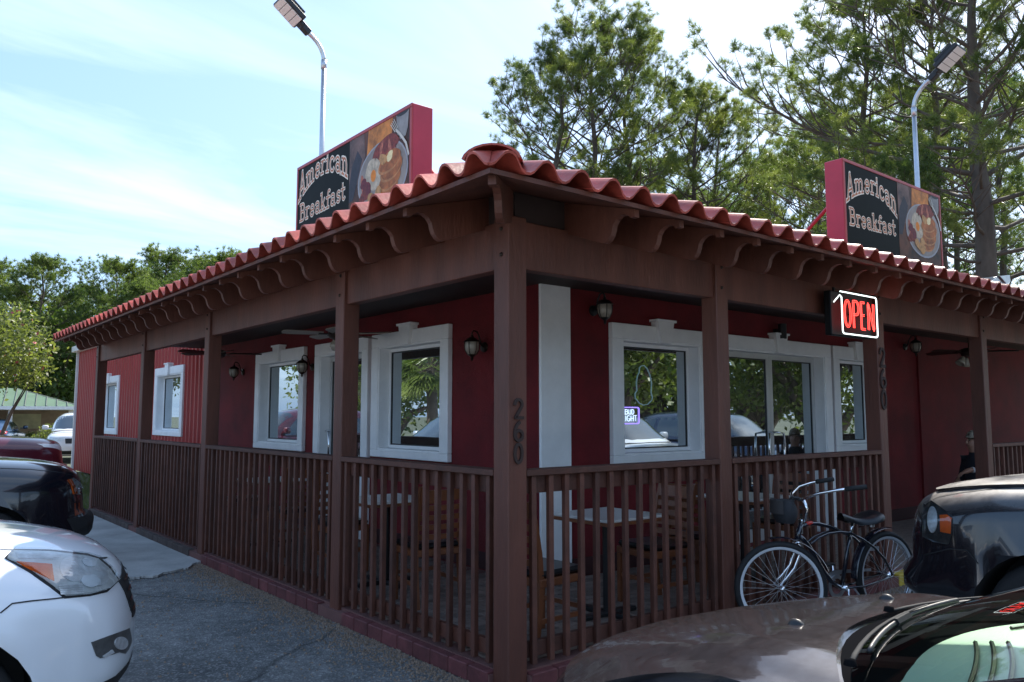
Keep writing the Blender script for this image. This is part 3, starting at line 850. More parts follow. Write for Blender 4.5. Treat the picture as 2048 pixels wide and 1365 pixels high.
# ---------------------------------------------------------------- flood light poles
def pole(label, base, ztop, outv, reach):
    o = Vector((*outv, 0)).normalized()
    S = thing('flood_light', label, 'light pole', base, 0, 'flood lights on the roof')
    h = ztop-base[2]
    part('base_plate', MB().box(-.11, .11, -.11, .11, 0, .02), MAT['steel'], S)
    part('pole', MB().tube([(0, 0, 0), (0, 0, h*.5), (0, 0, h)], [.036, .034, .030], 10), MAT['steel'], S, True)
    part('coupling', MB().tube([(0, 0, h-.10), (0, 0, h+.02)], .037, 10), MAT['steel'], S, True)
    rr = reach
    pts = [Vector((0, 0, h))]+[o*(rr*(1-math.cos(a)))+Vector((0, 0, h+rr*.85*math.sin(a))) for a in [R(8*k) for k in range(1, 9)]]
    part('arm', MB().tube(pts, .029, 10), MAT['steel'], S, True)
    e = pts[-1]; t = (pts[-1]-pts[-2]).normalized()
    t = (o*.80+Vector((0, 0, 1))*.60).normalized()
    nrm = (o*.60-Vector((0, 0, 1))*.80).normalized(); sd_ = t.cross(nrm).normalized()
    Mx = Matrix((sd_, t, -nrm)).transposed().to_4x4(); Mx.translation = e
    part('knuckle', MB().box(-.045, .045, -.03, .10, -.04, .05, c=.012).box(-.06, .06, .08, .15, -.03, .04, c=.01).xf(Mx), MAT['black'], S)
    hd_ = part('lamp_head', MB().box(-.15, .15, .13, .50, -.02, .06, c=.015).xf(Mx), MAT['black'], S)
    fin = MB()
    for k in range(6): fin.box(-.14+.05*k, -.12+.05*k, .18, .45, .06, .10)
    part('heat_sink', fin.xf(Mx), MAT['black'], hd_)
    for k in range(4):
        part('lens_strip', MB().box(-.133, .133, .15+.085*k, .228+.085*k, -.027, -.0205).xf(Mx), M('lens_cover', (.74, .70, .66), .35, var=.05) if k == 0 else bpy.data.materials['lens_cover'], hd_)
    return S
pole('tall grey flood light pole rising behind the left breakfast sign', (1.42, 5.62, 3.56-.12), 6.20, (-1, .0), .43)
pole('grey flood light pole rising behind the right breakfast sign, before the big pine', (8.15, 1.13, 3.27), 5.86, (0, -1), .46)

# ---------------------------------------------------------------- neon signs
NEON_R = M('neon_red', (1, .05, .03), .3, var=0, emit=2.2, ecol=(1, .05, .04))
NEON_W = M('neon_white', (1, 1, 1), .3, var=0, emit=1.1, ecol=(.85, 1, .97))
NEON_B = M('neon_blue', (.2, .15, 1), .3, var=0, emit=.9, ecol=(.28, .20, 1))
NEON_L = M('neon_pale', (.35, .5, .55), .3, var=0, emit=.05, ecol=(.45, .8, .9))  # slight emission gives the bottle tube its pale glow
def neon(mb, pl, r, y, map_): mb.tube([(*(lambda q: (q[0], y, q[1]))(map_(a, b)),) for a, b in dense(pl, .06)], r, 6)
def offset(pl, d):
    pts = dense(pl, .06); n = len(pts); out = []
    for i, (x, y) in enumerate(pts):
        x0, y0 = pts[max(0, i-1)]; x1, y1 = pts[min(n-1, i+1)]
        if i in (0, n-1) and abs(pts[0][0]-pts[-1][0])+abs(pts[0][1]-pts[-1][1]) < .01:
            x0, y0 = pts[-2]; x1, y1 = pts[1]
        L = math.hypot(x1-x0, y1-y0) or 1
        out.append((x-(y1-y0)/L*d, y+(x1-x0)/L*d*.55))
    return out
S = thing('open_sign', 'lit red neon OPEN sign with white border hung at the entrance', 'neon sign', (3.50, -.13, 2.30))
part('backing', MB().box(0, .70, .02, .085, .0, .39, c=.008), M('sign_backing', (.008, .008, .009), .5, var=0, spec=.15), S)
part('hanger', MB().box(.12, .14, .05, .07, .39, .52).box(.60, .62, .05, .07, .39, .52), MAT['black'], S)
b = MB(); x0, x1, z0, z1, rr = .085, .705, .012, .378, .03
loop = [(x0, z1-.05), (x0, z0+rr)]+arc(x0+rr, z0+rr, rr, rr, 180, 270, 5)+[(x1-rr, z0)]+arc(x1-rr, z0+rr, rr, rr, 270, 360, 5)+[(x1, z1-rr)]+arc(x1-rr, z1-rr, rr, rr, 0, 90, 5)+[(x0-.02, z1)]
b.tube([(a, -.035, c) for a, c in loop], .0062, 8)
b.tube([(x0, -.035, z1-.05), (x0-.02, -.03, z1-.03), (x0-.035, -.01, z1-.06), (x0-.035, .02, z1-.09)], .0058, 6)
part('border_tube', b, NEON_W, S, True)
cx = .115
for ch, wd in (('O', .128), ('P', .118), ('E', .108), ('N', .14)):
    lb = MB(); adv = .55 if ch in 'PE' else .6
    for pl in GL[ch][1]:
        for d in (-.055, .055):
            q = offset(pl, d)
            lb.tube([(cx+a/adv*wd, -.035, .072+c*.24) for a, c in q], .0032, 6)
    part('letter_tube', lb, NEON_R, S, True)
    for zz in (.1, .28): pass
    cx += wd+.018
part('standoff', MB().tube([(.3, .02, .2), (.3, -.035, .2)], .006, 6).tube([(.6, .02, .2), (.6, -.035, .2)], .006, 6), MAT['black'], S)
S = thing('window_neon', 'small blue neon beer sign low in the right window', 'neon sign', (2.975, 1.9035, 1.52))
b = MB(); x1, z1, rr = .285, .165, .02
loop = [(rr, 0), (x1-rr, 0)]+arc(x1-rr, rr, rr, rr, 270, 360, 4)+[(x1, z1-rr)]+arc(x1-rr, z1-rr, rr, rr, 0, 90, 4)+[(rr, z1)]+arc(rr, z1-rr, rr, rr, 90, 180, 4)+[(0, rr)]+arc(rr, rr, rr, rr, 180, 270, 4)
part('border_tube', b.tube([(a, 0, c) for a, c in loop], .006, 6), NEON_B, S, True)
for txt, xx, zz, hh, ww in (('BUD', .07, .095, .05, .145), ('LIGHT', .03, .025, .058, .225)):
    lb = MB(); tot = sum(GL[c][0] for c in txt); x = 0
    for c in txt:
        for pl in GL[c][1]: lb.tube([(xx+(x+a)/tot*ww, 0, zz+d*hh) for a, d in dense(pl, .1)], .0024, 5)
        x += GL[c][0]
    part('letter_tube', lb, M('neon_letters', (.6, .8, 1), .3, var=0, emit=.9, ecol=(.6, .75, 1)) if 'neon_letters' not in bpy.data.materials else bpy.data.materials['neon_letters'], S, True)
part('back_wire', MB().tube([(.05, .004, 0), (.05, .008, z1)], .003, 5).tube([(.23, .004, 0), (.23, .008, z1)], .003, 5), MAT['black'], S)
S = thing('bottle_neon', 'pale faintly glowing neon bottle outline in the upper right window', 'neon sign', (3.33, 1.9035, 1.74))
out = [(.02, .385), (-.03, .375), (-.05, .355), (-.055, .31), (-.085, .27), (-.10, .2), (-.095, .12), (-.125, .085), (-.12, .04), (-.06, -.01), (.0, -.03), (.07, -.02), (.13, .02), (.145, .055), (.125, .1), (.135, .2), (.11, .29), (.07, .35), (.02, .385)]
part('outline_tube', MB().tube([(a, 0, c) for a, c in out], .0042, 6), NEON_L, S, True)
part('back_wire', MB().tube([(-.05, .008, .05), (-.05, .008, .31)], .002, 5).tube([(.07, .008, .05), (.07, .008, .30)], .002, 5), MAT['black'], S)

# ---------------------------------------------------------------- house numbers
def numbers(label, x, z, h, step):
    S = thing('house_number', label, 'house number', (x, -.001, z), 0, 'house numbers on the posts')
    for k, ch in enumerate('260'):
        mb = MB()
        for si, pl in enumerate(GL[ch][1]):
            for q in ribbon(pl, .155):
                w_ = h*1.0
                f = [(-w_*.30+a*w_, -.012-si*.002, c*h-k*step-h) for a, c in q]; r_ = [(a, 0, c) for a, _, c in f]
                mb.add(f+r_, [(0, 1, 2, 3), (0, 4, 5, 1), (1, 5, 6, 2), (2, 6, 7, 3), (3, 7, 4, 0)])
        part('digit', mb, M('number_paint', (.050, .032, .028), .7, var=.1, spec=.2) if 'number_paint' not in bpy.data.materials else bpy.data.materials['number_paint'], S)
numbers('dark house number 260 on the corner post', .072, 1.70, .118, .132)
numbers('dark house number 260 on the entrance post under the neon sign', 4.592, 2.245, .18, .2)

# ---------------------------------------------------------------- wall lanterns
BULB = M('lantern_glass', (.30, .27, .22), .15, var=.05, spec=.6)
def lantern(label, loc, rz, s=1.0, dark=False):
    S = thing('wall_lantern', label, 'wall lamp', loc, rz, 'lanterns on the porch walls')
    mt = MAT['black'] if dark else MAT['blackmetal']
    part('back_plate', MB().lathe([(0, 0), (.055*s, 0), (.05*s, .02), (0, .03)], 14, Matrix.Rotation(math.pi/2, 4, 'X')), mt, S, 40)   # outwards is -y
    part('scroll_arm', MB().tube([(0, -.02, 0), (0, -.05*s, .03*s), (0, -.07*s, .10*s), (0, -.10*s, .155*s), (0, -.145*s, .165*s), (0, -.165*s, .14*s), (0, -.165*s, .115*s)], .009*s, 8), mt, S, True)
    T = Matrix.Translation((0, -.165*s, 0))
    part('cap', MB().lathe([(0, .125*s), (.012*s, .12*s), (.02*s, .095*s), (.045*s, .085*s), (.082*s, .055*s), (.088*s, .045*s), (0, .045*s)], 16, T), mt, S, 40)
    part('glass_globe', MB().lathe([(.070*s, .043*s), (.075*s, .01*s), (.068*s, -.04*s), (.045*s, -.085*s), (0, -.09*s)], 16, T), BULB, S, True)
    rb = MB()
    for k in range(6):
        a = k*math.pi/3
        rb.tube([T @ Vector((math.cos(a)*q*s, math.sin(a)*q*s, z*s)) for q, z in ((.077, .043), (.079, .01), (.072, -.04), (.049, -.086))], .004*s, 5)
    part('rib', rb, mt, S)
    part('finial', MB().lathe([(.05*s, -.085*s), (.03*s, -.10*s), (.012*s, -.115*s), (.016*s, -.13*s), (.006*s, -.15*s), (0, -.155*s)], 12, T), mt, S, 40)
for lb, y, z in (('bronze lantern on the maroon wall, right of the nearest left window', 2.62, 2.30), ('bronze lantern on the maroon wall, between left door and window', 6.55, 2.29), ('bronze lantern on the maroon wall, left of the second left window', 9.15, 2.33)):
    lantern(lb, (1.799, y, z-.02), -math.pi/2, .95)
for lb, x, z in (('dark lantern on the right wall beside the white pilaster', 2.50, 2.62), ('dark lantern on the blank wall past the entrance post', 9.0, 2.62)):
    lantern(lb, (x, 1.799, z), 0, .98, True)
S = thing('door_light', 'small dark cylinder light above the glass entrance doors', 'wall lamp', (5.62, 1.80, 2.62))
part('bracket', MB().box(-.04, .04, -.05, 0, -.03, .03), MAT['black'], S)
part('cylinder', MB().lathe([(0, .09), (.05, .09), (.05, -.09), (.04, -.09), (.04, -.06), (0, -.06)], 14, Matrix.Translation((0, -.10, 0))), MAT['black'], S, 40)

# ---------------------------------------------------------------- ceiling fans
FANW = M('fan_blade', (.30, .27, .24), .5, var=.1)
def fan(label, loc, rz, light=1, blade=FANW):
    S = thing('ceiling_fan', label, 'ceiling fan', loc, rz, 'porch ceiling fans')
    part('down_rod', MB().tube([(0, 0, .0), (0, 0, .30)], .012, 8).lathe([(0, .315), (.06, .31), (.05, .27), (.015, .25)], 14), MAT['blackmetal'], S, 40)
    part('motor', MB().lathe([(0, .06), (.05, .055), (.11, .03), (.12, -.01), (.10, -.05), (.05, -.07), (0, -.07)], 18), MAT['blackmetal'], S, 40)
    for k in range(5):
        a = k*2*math.pi/5; Mx = Matrix.Rotation(a, 4, 'Z') @ Matrix.Rotation(.2, 4, 'X')
        part('blade', MB().prism([(.17, -.05), (.55, -.068), (.60, -.05), (.61, 0), (.60, .05), (.55, .068), (.17, .05)], lambda x, y, d: (x, y, d), -.004, .004).xf(Mx), blade, S)
        part('blade_iron', MB().box(.08, .22, -.02, .02, -.012, -.004).xf(Mx), MAT['blackmetal'], S)
    if light == 1:
        part('light_globe', MB().lathe([(.055, -.07), (.085, -.10), (.095, -.14), (.07, -.185), (0, -.20)], 16), BULB, S, True)
        part('pull_chain', MB().tube([(.04, 0, -.07), (.045, 0, -.30)], .002, 4).lathe([(0, -.33), (.012, -.32), (.006, -.30), (0, -.30)], 8, Matrix.Translation((.045, 0, 0))), MAT['blackmetal'], S)
    elif light == 3:
        for k in range(3):
            a = k*2*math.pi/3+.5; Mx = Matrix.Rotation(a, 4, 'Z') @ Matrix.Translation((.13, 0, -.10)) @ Matrix.Rotation(-.6, 4, 'Y')
            part('light_globe', MB().lathe([(.02, .03), (.035, 0), (.05, -.05), (.065, -.09), (.055, -.09), (0, -.03)], 12, Mx), BULB, S, True)
fan('ceiling fan with round globe above the left door', (1.05, 4.30, 2.50), .35)
fan('dark ceiling fan near the far left windows', (.95, 7.9, 2.50), .9, 0, MAT['blackmetal'])
fan('ceiling fan with three glass shades past the entrance', (9.1, .95, 2.50), .2, 3, MAT['blackmetal'])

# ---------------------------------------------------------------- tables and chairs
def table(label, x, y, rz=0.):
    S = thing('dining_table', label, 'table', (x, y, DECK+.005), rz, 'porch dining tables')
    part('table_top', MB().box(-.31, .31, -.31, .31, .725, .745, c=.004), MAT['laminate'], S)
    part('edge_band', MB().box(-.316, .316, -.316, .316, .700, .7245, c=.004), MAT['wood'], S)
    part('column', MB().tube([(0, 0, .03), (0, 0, .70)], .04, 12), MAT['black'], S, 40)
    part('base', MB().box(-.28, .28, -.035, .035, 0, .035, c=.01).box(-.035, .035, -.28, -.036, 0, .034, c=.01).box(-.035, .035, .036, .28, 0, .034, c=.01), MAT['black'], S)
    return S
def chair_proto():
    S = thing('ladderback_chair', 'x', 'chair', (0, 0, DECK+.005), 0, 'ladder-back chairs on the porch')
    w = MAT['wood']
    part('seat', MB().box(-.205, .205, -.205, .205, .44, .485, c=.018), MAT['vinyl'], S)
    part('seat_frame', MB().box(-.21, .21, -.21, .21, .385, .438, c=.006), w, S)
    for s in (-1, 1):
        part('front_leg', MB().box(.165, .205, s*.19-.02, s*.19+.02, 0, .384, c=.004), w, S)
        pts = [(-.235, 0), (-.20, .25), (-.19, .42), (-.205, .60), (-.245, .80), (-.285, .93)]
        b = MB()
        for (a, z), (c, d) in zip(pts, pts[1:]):
            yy0, yy1 = s*.19-.014, s*.19+.014
            b.add([(a-.02, yy0, z), (a+.02, yy0, z), (a+.02, yy1, z), (a-.02, yy1, z), (c-.02, yy0, d), (c+.02, yy0, d), (c+.02, yy1, d), (c-.02, yy1, d)],
                  [(0, 1, 5, 4), (1, 2, 6, 5), (2, 3, 7, 6), (3, 0, 4, 7)]+([(0, 3, 2, 1)] if z == 0 else [])+([(4, 5, 6, 7)] if d == .93 else []))
        part('back_post', b, w, S)
        part('stretcher', MB().box(-.19, .165, s*.19-.009, s*.19+.009, .16, .19), w, S)
    part('stretcher', MB().box(.176, .196, -.17, .17, .20, .23), w, S)
    for z, h in ((.90, .085), (.78, .042), (.705, .042), (.63, .042), (.555, .042)):
        def sl(u, v, z=z, h=h):
            y = -.178+.356*u; zz = z-h+h*v
            x = -.19-.10*max(0, (zz-.45))**1.25*2.0+.0
            return (x-.03*(1-(y/.18)**2), y, zz)
        b = MB(); b.grid(sl, 8, 1)
        n = len(b.v); b.add([(p[0]+.014, p[1], p[2]) for p in b.v], [f[::-1] for f in b.f])
        w_ = 2
        for i in range(8):
            b.f += [(i*w_, i*w_+n, (i+1)*w_+n, (i+1)*w_), (i*w_+1, (i+1)*w_+1, (i+1)*w_+1+n, i*w_+1+n)]; b.m += [0, 0]
        part('back_slat', b, w, S)
    return S
ch0 = chair_proto()
CH = [('ladder-back chair facing right toward the table near the corner post', .62, .42, 0.05),
      ('ladder-back chair facing left across the table near the corner post', 1.98, .62, math.pi-.1),
      ('ladder-back chair seen from behind in the nearest left bay', .62, 1.82, math.pi/2-.12),
      ('ladder-back chair on the far side of the nearest left table', .66, 3.42, -math.pi/2),
      ('ladder-back chair behind the front wheel of the bicycle', 2.72, .72, .0),
      ('ladder-back chair behind the bicycle saddle', 4.08, .80, math.pi+.1),
      ('ladder-back chair near side of the second left table', .72, 4.65, math.pi/2),
      ('ladder-back chair far side of the second left table', .74, 6.1, -math.pi/2)]
for k, (lb, x, y, rz) in enumerate(CH):
    c = ch0 if k == 0 else dup(ch0)
    c.location = (x, y, DECK+.005); c.rotation_euler = (0, 0, rz); c['label'] = lb
table('square pale-topped table just behind the corner railing', 1.42, .58)
table('square pale-topped table in the nearest left bay', .70, 2.62)
table('square pale-topped table behind the bicycle', 3.40, .76)
table('square pale-topped table in the second left bay', .78, 5.35)

# ---------------------------------------------------------------- roof vent hood
S = thing('roof_vent', 'galvanised metal exhaust hood on the flat roof at far right', 'vent hood', (12.55, 2.1, 3.56))
part('curb', MB().box(-.45, .45, -.4, .4, 0, .12), MAT['steel'], S)
part('duct', MB().prism([(-.38, .12), (.38, .12), (.38, .42), (.05, .52), (-.38, .34)], lambda a, z, d: (a, d, z), -.33, .33), MAT['steel'], S)
part('hood', MB().prism([(-.55, .36), (-.62, .32), (-.62, .22), (-.385, .16), (-.385, .34)], lambda a, z, d: (a, d, z), -.36, .36), MAT['steel'], S)
part('cap', MB().prism([(.12, .53), (.58, .60), (.60, .48), (.39, .40), (.39, .43)], lambda a, z, d: (a, d, z), -.36, .36), MAT['steel'], S)
# ---------------------------------------------------------------- vegetation
NEEDLE = leafmat('pine_needles', (.066, .094, .030), (.165, .178, .056), .52, .7, .36)
NEEDLE_F = leafmat('pine_needles_far', (.065, .10, .03), (.13, .16, .05), .5, .25, .45)
LEAF_Y = leafmat('leaves_light', (.10, .12, .035), (.17, .18, .06), .45, .9, .45)
LEAF_G = leafmat('leaves_green', (.05, .09, .02), (.10, .14, .03), .35, .7, .45)
def unit(a): return a/np.maximum(np.linalg.norm(a, axis=-1, keepdims=True), 1e-9)
def needles(C, A, per, ln, wd, g, spread=.75):
    n = len(C)
    C = np.repeat(C, per, 0); A = np.repeat(A, per, 0)
    D = unit(A*.45+g.normal(size=(n*per, 3))*spread*.75)
    L = ln*g.uniform(.65, 1.1, (n*per, 1))
    S = unit(np.cross(D, g.normal(size=(n*per, 3))))*wd
    base = C+g.normal(size=(n*per, 3))*ln*.10
    V = np.stack([base-S*.5, base+S*.5, base+D*L], 1).reshape(-1, 3)
    return V, np.arange(len(V), dtype=np.int32).reshape(-1, 3)
def pine_mesh(seed, H, cb, Rc, nb, per, ln, wd, r0, sub=6, ntuft=4, tsp=.17, leanx=0., q0=.45):
    g = np.random.default_rng(seed); rr = random.Random(seed)
    tr = MB()
    wob = [(rr.uniform(-.12, .12), rr.uniform(-.12, .12)) for _ in range(9)]
    def trunk(t):
        i = min(7, int(t*8)); f = t*8-i
        wx = wob[i][0]*(1-f)+wob[i+1][0]*f; wy = wob[i][1]*(1-f)+wob[i+1][1]*f
        return Vector((wx*t*2+leanx*t*t, wy*t*2, H*t))
    tr.tube([trunk(t) for t in np.linspace(0, 1, 17)], [r0*(1-.88*t)**.9+.012 for t in np.linspace(0, 1, 17)], 8)
    C, A = [], []
    for i in range(nb):
        u = (i+rr.random())/nb
        t = cb+(1-cb)*u**.9
        az = i*2.399+rr.uniform(-.5, .5)
        prof = (1-u**2.0)**.62*(.62+.38*min(1, u*3.0))+.12
        L = Rc*prof*rr.uniform(.65, 1.15)
        el = R(-4+58*u**1.2+rr.uniform(-14, 14))
        p0 = trunk(t); pts = [p0]; d = Vector((math.cos(az)*math.cos(el), math.sin(az)*math.cos(el), math.sin(el)))
        nseg = 6
        for k in range(nseg):
            d = (d+Vector((rr.uniform(-.16, .16), rr.uniform(-.16, .16), rr.uniform(-.02, .22)))).normalized()
            pts.append(pts[-1]+d*L/nseg)
        rb = max(.015, .022*L**.7*(1-.3*u))
        tr.tube(pts, [rb*(1-.82*k/nseg) for k in range(nseg+1)], 5, cap=False)
        for j in range(sub):
            q = q0+(1-q0)*(j+rr.random())/sub
            k = min(nseg-1, int(q*nseg)); f = q*nseg-k
            b0 = pts[k].lerp(pts[k+1], f); bd = (pts[k+1]-pts[k]).normalized()
            side = bd.cross(Vector((0, 0, 1))).normalized()*(1 if j % 2 else -1)
            sd_ = (bd*.65+side*rr.uniform(.4, 1.0)+Vector((0, 0, rr.uniform(-.1, .6)))).normalized()
            sl = (.22+.20*(1-q))*L*rr.uniform(.6, 1.2)+.25
            q1 = b0+sd_*sl*.5; sd2 = (sd_+Vector((rr.uniform(-.3, .3), rr.uniform(-.3, .3), rr.uniform(0, .5)))).normalized(); q2 = q1+sd2*sl*.5
            tr.tube([b0, q1, q2], [rb*.35+.004, rb*.25+.003, .004], 4, cap=False)
            C.append(q1.lerp(q2, .5)); A.append(sd2)
            for w in range(ntuft):
                C.append(q2+Vector((rr.gauss(0, tsp), rr.gauss(0, tsp), rr.gauss(.02, tsp*.7)))); A.append((sd2+Vector((rr.gauss(0, .4), rr.gauss(0, .4), .35))).normalized())
        C.append(pts[-1]); A.append(d)
    C = np.array([tuple(c) for c in C]); A = np.array([tuple(a) for a in A])
    V, F = needles(C, A, per, ln, wd, g)
    return tr, V, F
def make_tree(name, label, cat, group, meshes, loc, rz, s=1.0):
    S = thing(name, label, cat, loc, rz, group); S.scale = (s, s, s)
    link('trunk', meshes[0], S); link('crown', meshes[1], S)
    return S
def pine_kind(seed, *a, mat=NEEDLE, **k):
    tr, V, F = pine_mesh(seed, *a, **k)
    top = V[:, 2].max(); tr.v = [tuple(np.array(q)/top) for q in tr.v]
    return tr.mesh('trunk', MAT['bark'], True), mesh_np('crown', V/top, F, mat)      # unit height
def at(px, d):
    r_ = ray(px, HORIZON); r_ = r_/math.hypot(r_[0], r_[1])
    return (CAM[0]+r_[0]*d, CAM[1]+r_[1]*d, 0)
def dist_h(d, ytop): return 1.6+d*(HORIZON-ytop)/1592
near = [pine_kind(11+k, 17.0, .50, 4.5, 34, 32, .27, .0150, .25, sub=7, ntuft=8, tsp=.13) for k in range(4)]
wide = pine_kind(31, 16.0, .34, 7.2, 42, 30, .28, .016, .40, sub=15, ntuft=8, tsp=.14, q0=.35)
back = [pine_kind(51+k, 16.0, .34, 4.0, 34, 18, .32, .030, .22, sub=6, ntuft=6, tsp=.24, mat=NEEDLE_F) for k in range(3)]
far = [pine_kind(71+k, 15.0, .40, 4.4, 36, 20, .34, .045, .25, sub=6, ntuft=6, tsp=.28, mat=NEEDLE_F) for k in range(4)]
GR = 'pines behind the restaurant'
NEAR = [(1120, 30, 30, 0, 'slender pine at the left edge of the grove behind the roof corner'),
        (1192, 31.5, -25, 1, 'tallest straight pine left of centre behind the roof, crown at the top edge'),
        (1262, 34, 20, 2, 'pine with forked-looking trunks right of the tallest one, behind the roof'),
        (1402, 35, 118, 3, 'dark-topped pine standing right of the tall pine group'),
        (1442, 38, 190, 0, 'thin pine at the right end of the middle grove, by the sky gap')]
for k, (px, d, yt, m, lb) in enumerate(NEAR):
    make_tree('pine_tree', lb, 'tree', GR, near[m], at(px, d), k*1.3, dist_h(d, yt))
make_tree('pine_tree', 'huge thick-trunked pine at the right edge behind the flood light', 'tree', GR, wide, at(1985, 21), 1.9, dist_h(21, -190))
make_tree('pine_tree', 'dark pine with bare lower limbs just left of the huge right pine', 'tree', GR, near[2], at(1902, 25.5), 2.6, dist_h(25.5, -60))
make_tree('pine_tree', 'bushy pine above the left half of the right sign', 'tree', GR, near[3], at(1760, 27), 4.4, dist_h(27, -60))
make_tree('pine_tree', 'shorter pine left of the right sign, beside the sky gap', 'tree', GR, near[1], at(1650, 33), 3.1, dist_h(33, 260))
BACK = [(1335, 50, 300), (1500, 52, 335), (1565, 47, 300), (1690, 50, 240), (1830, 48, 190), (1930, 46, 240), (1215, 52, 330), (2030, 44, 200), (1420, 58, 360), (1610, 56, 330), (1775, 60, 330)]
ORD = ['first', 'second', 'third', 'fourth', 'fifth', 'sixth', 'seventh']
def rank(px, lst): return ORD[sorted(lst).index(px)]
MID_, RGT_ = [b[0] for b in BACK if b[0] <= 1600], [b[0] for b in BACK if b[0] > 1600]
for k, (px, d, yt) in enumerate(BACK):
    make_tree('pine_tree', '%s from left of the hazy pines low behind the middle grove' % rank(px, MID_) if px <= 1600 else '%s from left of the hazy pines behind the right sign' % rank(px, RGT_), 'tree',
              'background pines low behind the middle grove' if px <= 1600 else 'background pines behind the right sign', back[k % 3], at(px, d), k*2.1, dist_h(d, yt))
FAR = [(70, 60, 533, 0, 'round-topped pine standing alone at the far left'), (222, 60, 528, 1, 'light green pine in the far left gap beside the round-topped one'),
       (262, 57, 555, 2, 'pale bushy pine low in front of the far left tree line'), (322, 64, 490, 3, 'tallest dark pine of the far left tree line'),
       (395, 70, 512, 0, 'pine right of the tallest far left pine'), (450, 66, 498, 1, 'pine of the far left line just above the tile eave'), (522, 74, 486, 2, 'pine top peeking over the left eave by the sign')]
for k, (px, d, yt, m, lb) in enumerate(FAR):
    make_tree('pine_tree', lb, 'tree', 'pines beyond the parking lot', far[m], at(px, d), k*1.7+.4, dist_h(d, yt+14))
DIM = [(12, 62, 600), (128, 66, 600), (165, 70, 585), (-40, 64, 560), (285, 76, 560), (355, 80, 545), (105, 74, 640)]
for k, (px, d, yt) in enumerate(DIM):
    make_tree('pine_tree', '%s from left of the dim pines in the far left tree line' % rank(px, [q[0] for q in DIM]), 'tree', 'dim pines of the far left tree line', far[(k+1) % 4], at(px, d), k*2.3, dist_h(d, yt))

def broad_mesh(seed, H, zc, rx, rz_, clumps, per, lf, r0=.12, mat=LEAF_G, stems=5):
    g = np.random.default_rng(seed); rr = random.Random(seed); tr = MB()
    u = unit(g.normal(size=(clumps, 3))); rad = g.uniform(.35, 1.0, (clumps, 1))**.6
    C = u*rad*np.array([rx, rx, rz_])+np.array([0, 0, zc])
    C[:, 2] = np.maximum(C[:, 2], .3)
    for k in range(stems):
        tgt = Vector(C[k*7 % clumps]); b0 = Vector((rr.uniform(-.1, .1)*rx*.4, rr.uniform(-.1, .1)*rx*.4, 0))
        mid = b0.lerp(tgt, .5)+Vector((0, 0, .2*H))*.3
        tr.tube([b0, b0.lerp(mid, .5), mid, mid.lerp(tgt, .6), tgt], [r0, r0*.85, r0*.6, r0*.35, r0*.15], 6)
    n = clumps*per
    P = np.repeat(C, per, 0)+g.normal(size=(n, 3))*np.array([1, 1, .7])*rx*.16
    D = unit(g.normal(size=(n, 3))+np.array([0, 0, .3])); S = unit(np.cross(D, g.normal(size=(n, 3))))
    l = lf*g.uniform(.7, 1.3, (n, 1))
    V = np.stack([P, P+D*l*.5+S*l*.28, P+D*l, P+D*l*.5-S*l*.28], 1).reshape(-1, 3)
    F = np.arange(len(V), dtype=np.int32).reshape(-1, 4)
    return tr.mesh('trunk', MAT['bark'], True), mesh_np('crown', V, F, mat)
b1 = broad_mesh(5, 4.8, 3.5, 1.55, 1.15, 130, 60, .12, .05, LEAF_Y, 6)
t_ = make_tree('flowering_tree', 'small yellow-green flowering tree at the left edge before the pavilion', 'tree', None, b1, at(-24, 27), 0, 1.0)
g_ = np.random.default_rng(3); nfl = 60
Pf = unit(g_.normal(size=(nfl, 3)))*np.array([1.6, 1.6, 1.2])*g_.uniform(.8, 1.05, (nfl, 1))+np.array([0, 0, 3.5])
Df = unit(g_.normal(size=(nfl, 3))); Sf = unit(np.cross(Df, g_.normal(size=(nfl, 3))))
Vf = np.stack([Pf, Pf+Df*.06+Sf*.05, Pf+Df*.13, Pf+Df*.06-Sf*.05], 1).reshape(-1, 3)
tag(link('blossom', mesh_np('blossom', Vf, np.arange(nfl*4, dtype=np.int32).reshape(-1, 4), M('blossom_pink', (.5, .08, .10), .6)), t_), kind='stuff')
bg1 = broad_mesh(6, 9, 5, 3.6, 4.6, 170, 45, .34, .16, LEAF_G, 6)
for k, (px, d, s, lb) in enumerate([(20, 66, 1.0, 'dark leafy tree behind the pavilion at the far left'), (95, 62, .95, 'dark leafy tree behind the white pickup, right of the pavilion'), (150, 68, 1.05, 'dark leafy tree against the corner of the metal siding')]):
    make_tree('leafy_tree', lb, 'tree', 'leafy trees behind the pavilion', bg1, at(px, d), k*1.9, s)
sh = broad_mesh(8, 1.5, .8, 1.0, .75, 60, 40, .14, .03, LEAF_Y, 4)
for k, (px, d, s, lb) in enumerate([(92, 43, .6, 'light green shrub at the pavilion post'), (112, 40, .75, 'light green shrub behind the white pickup'), (72, 45, .5, 'small shrub left of the pavilion posts')]):
    make_tree('shrub', lb, 'shrub', 'shrubs by the pavilion', sh, at(px, d), k*2., s)
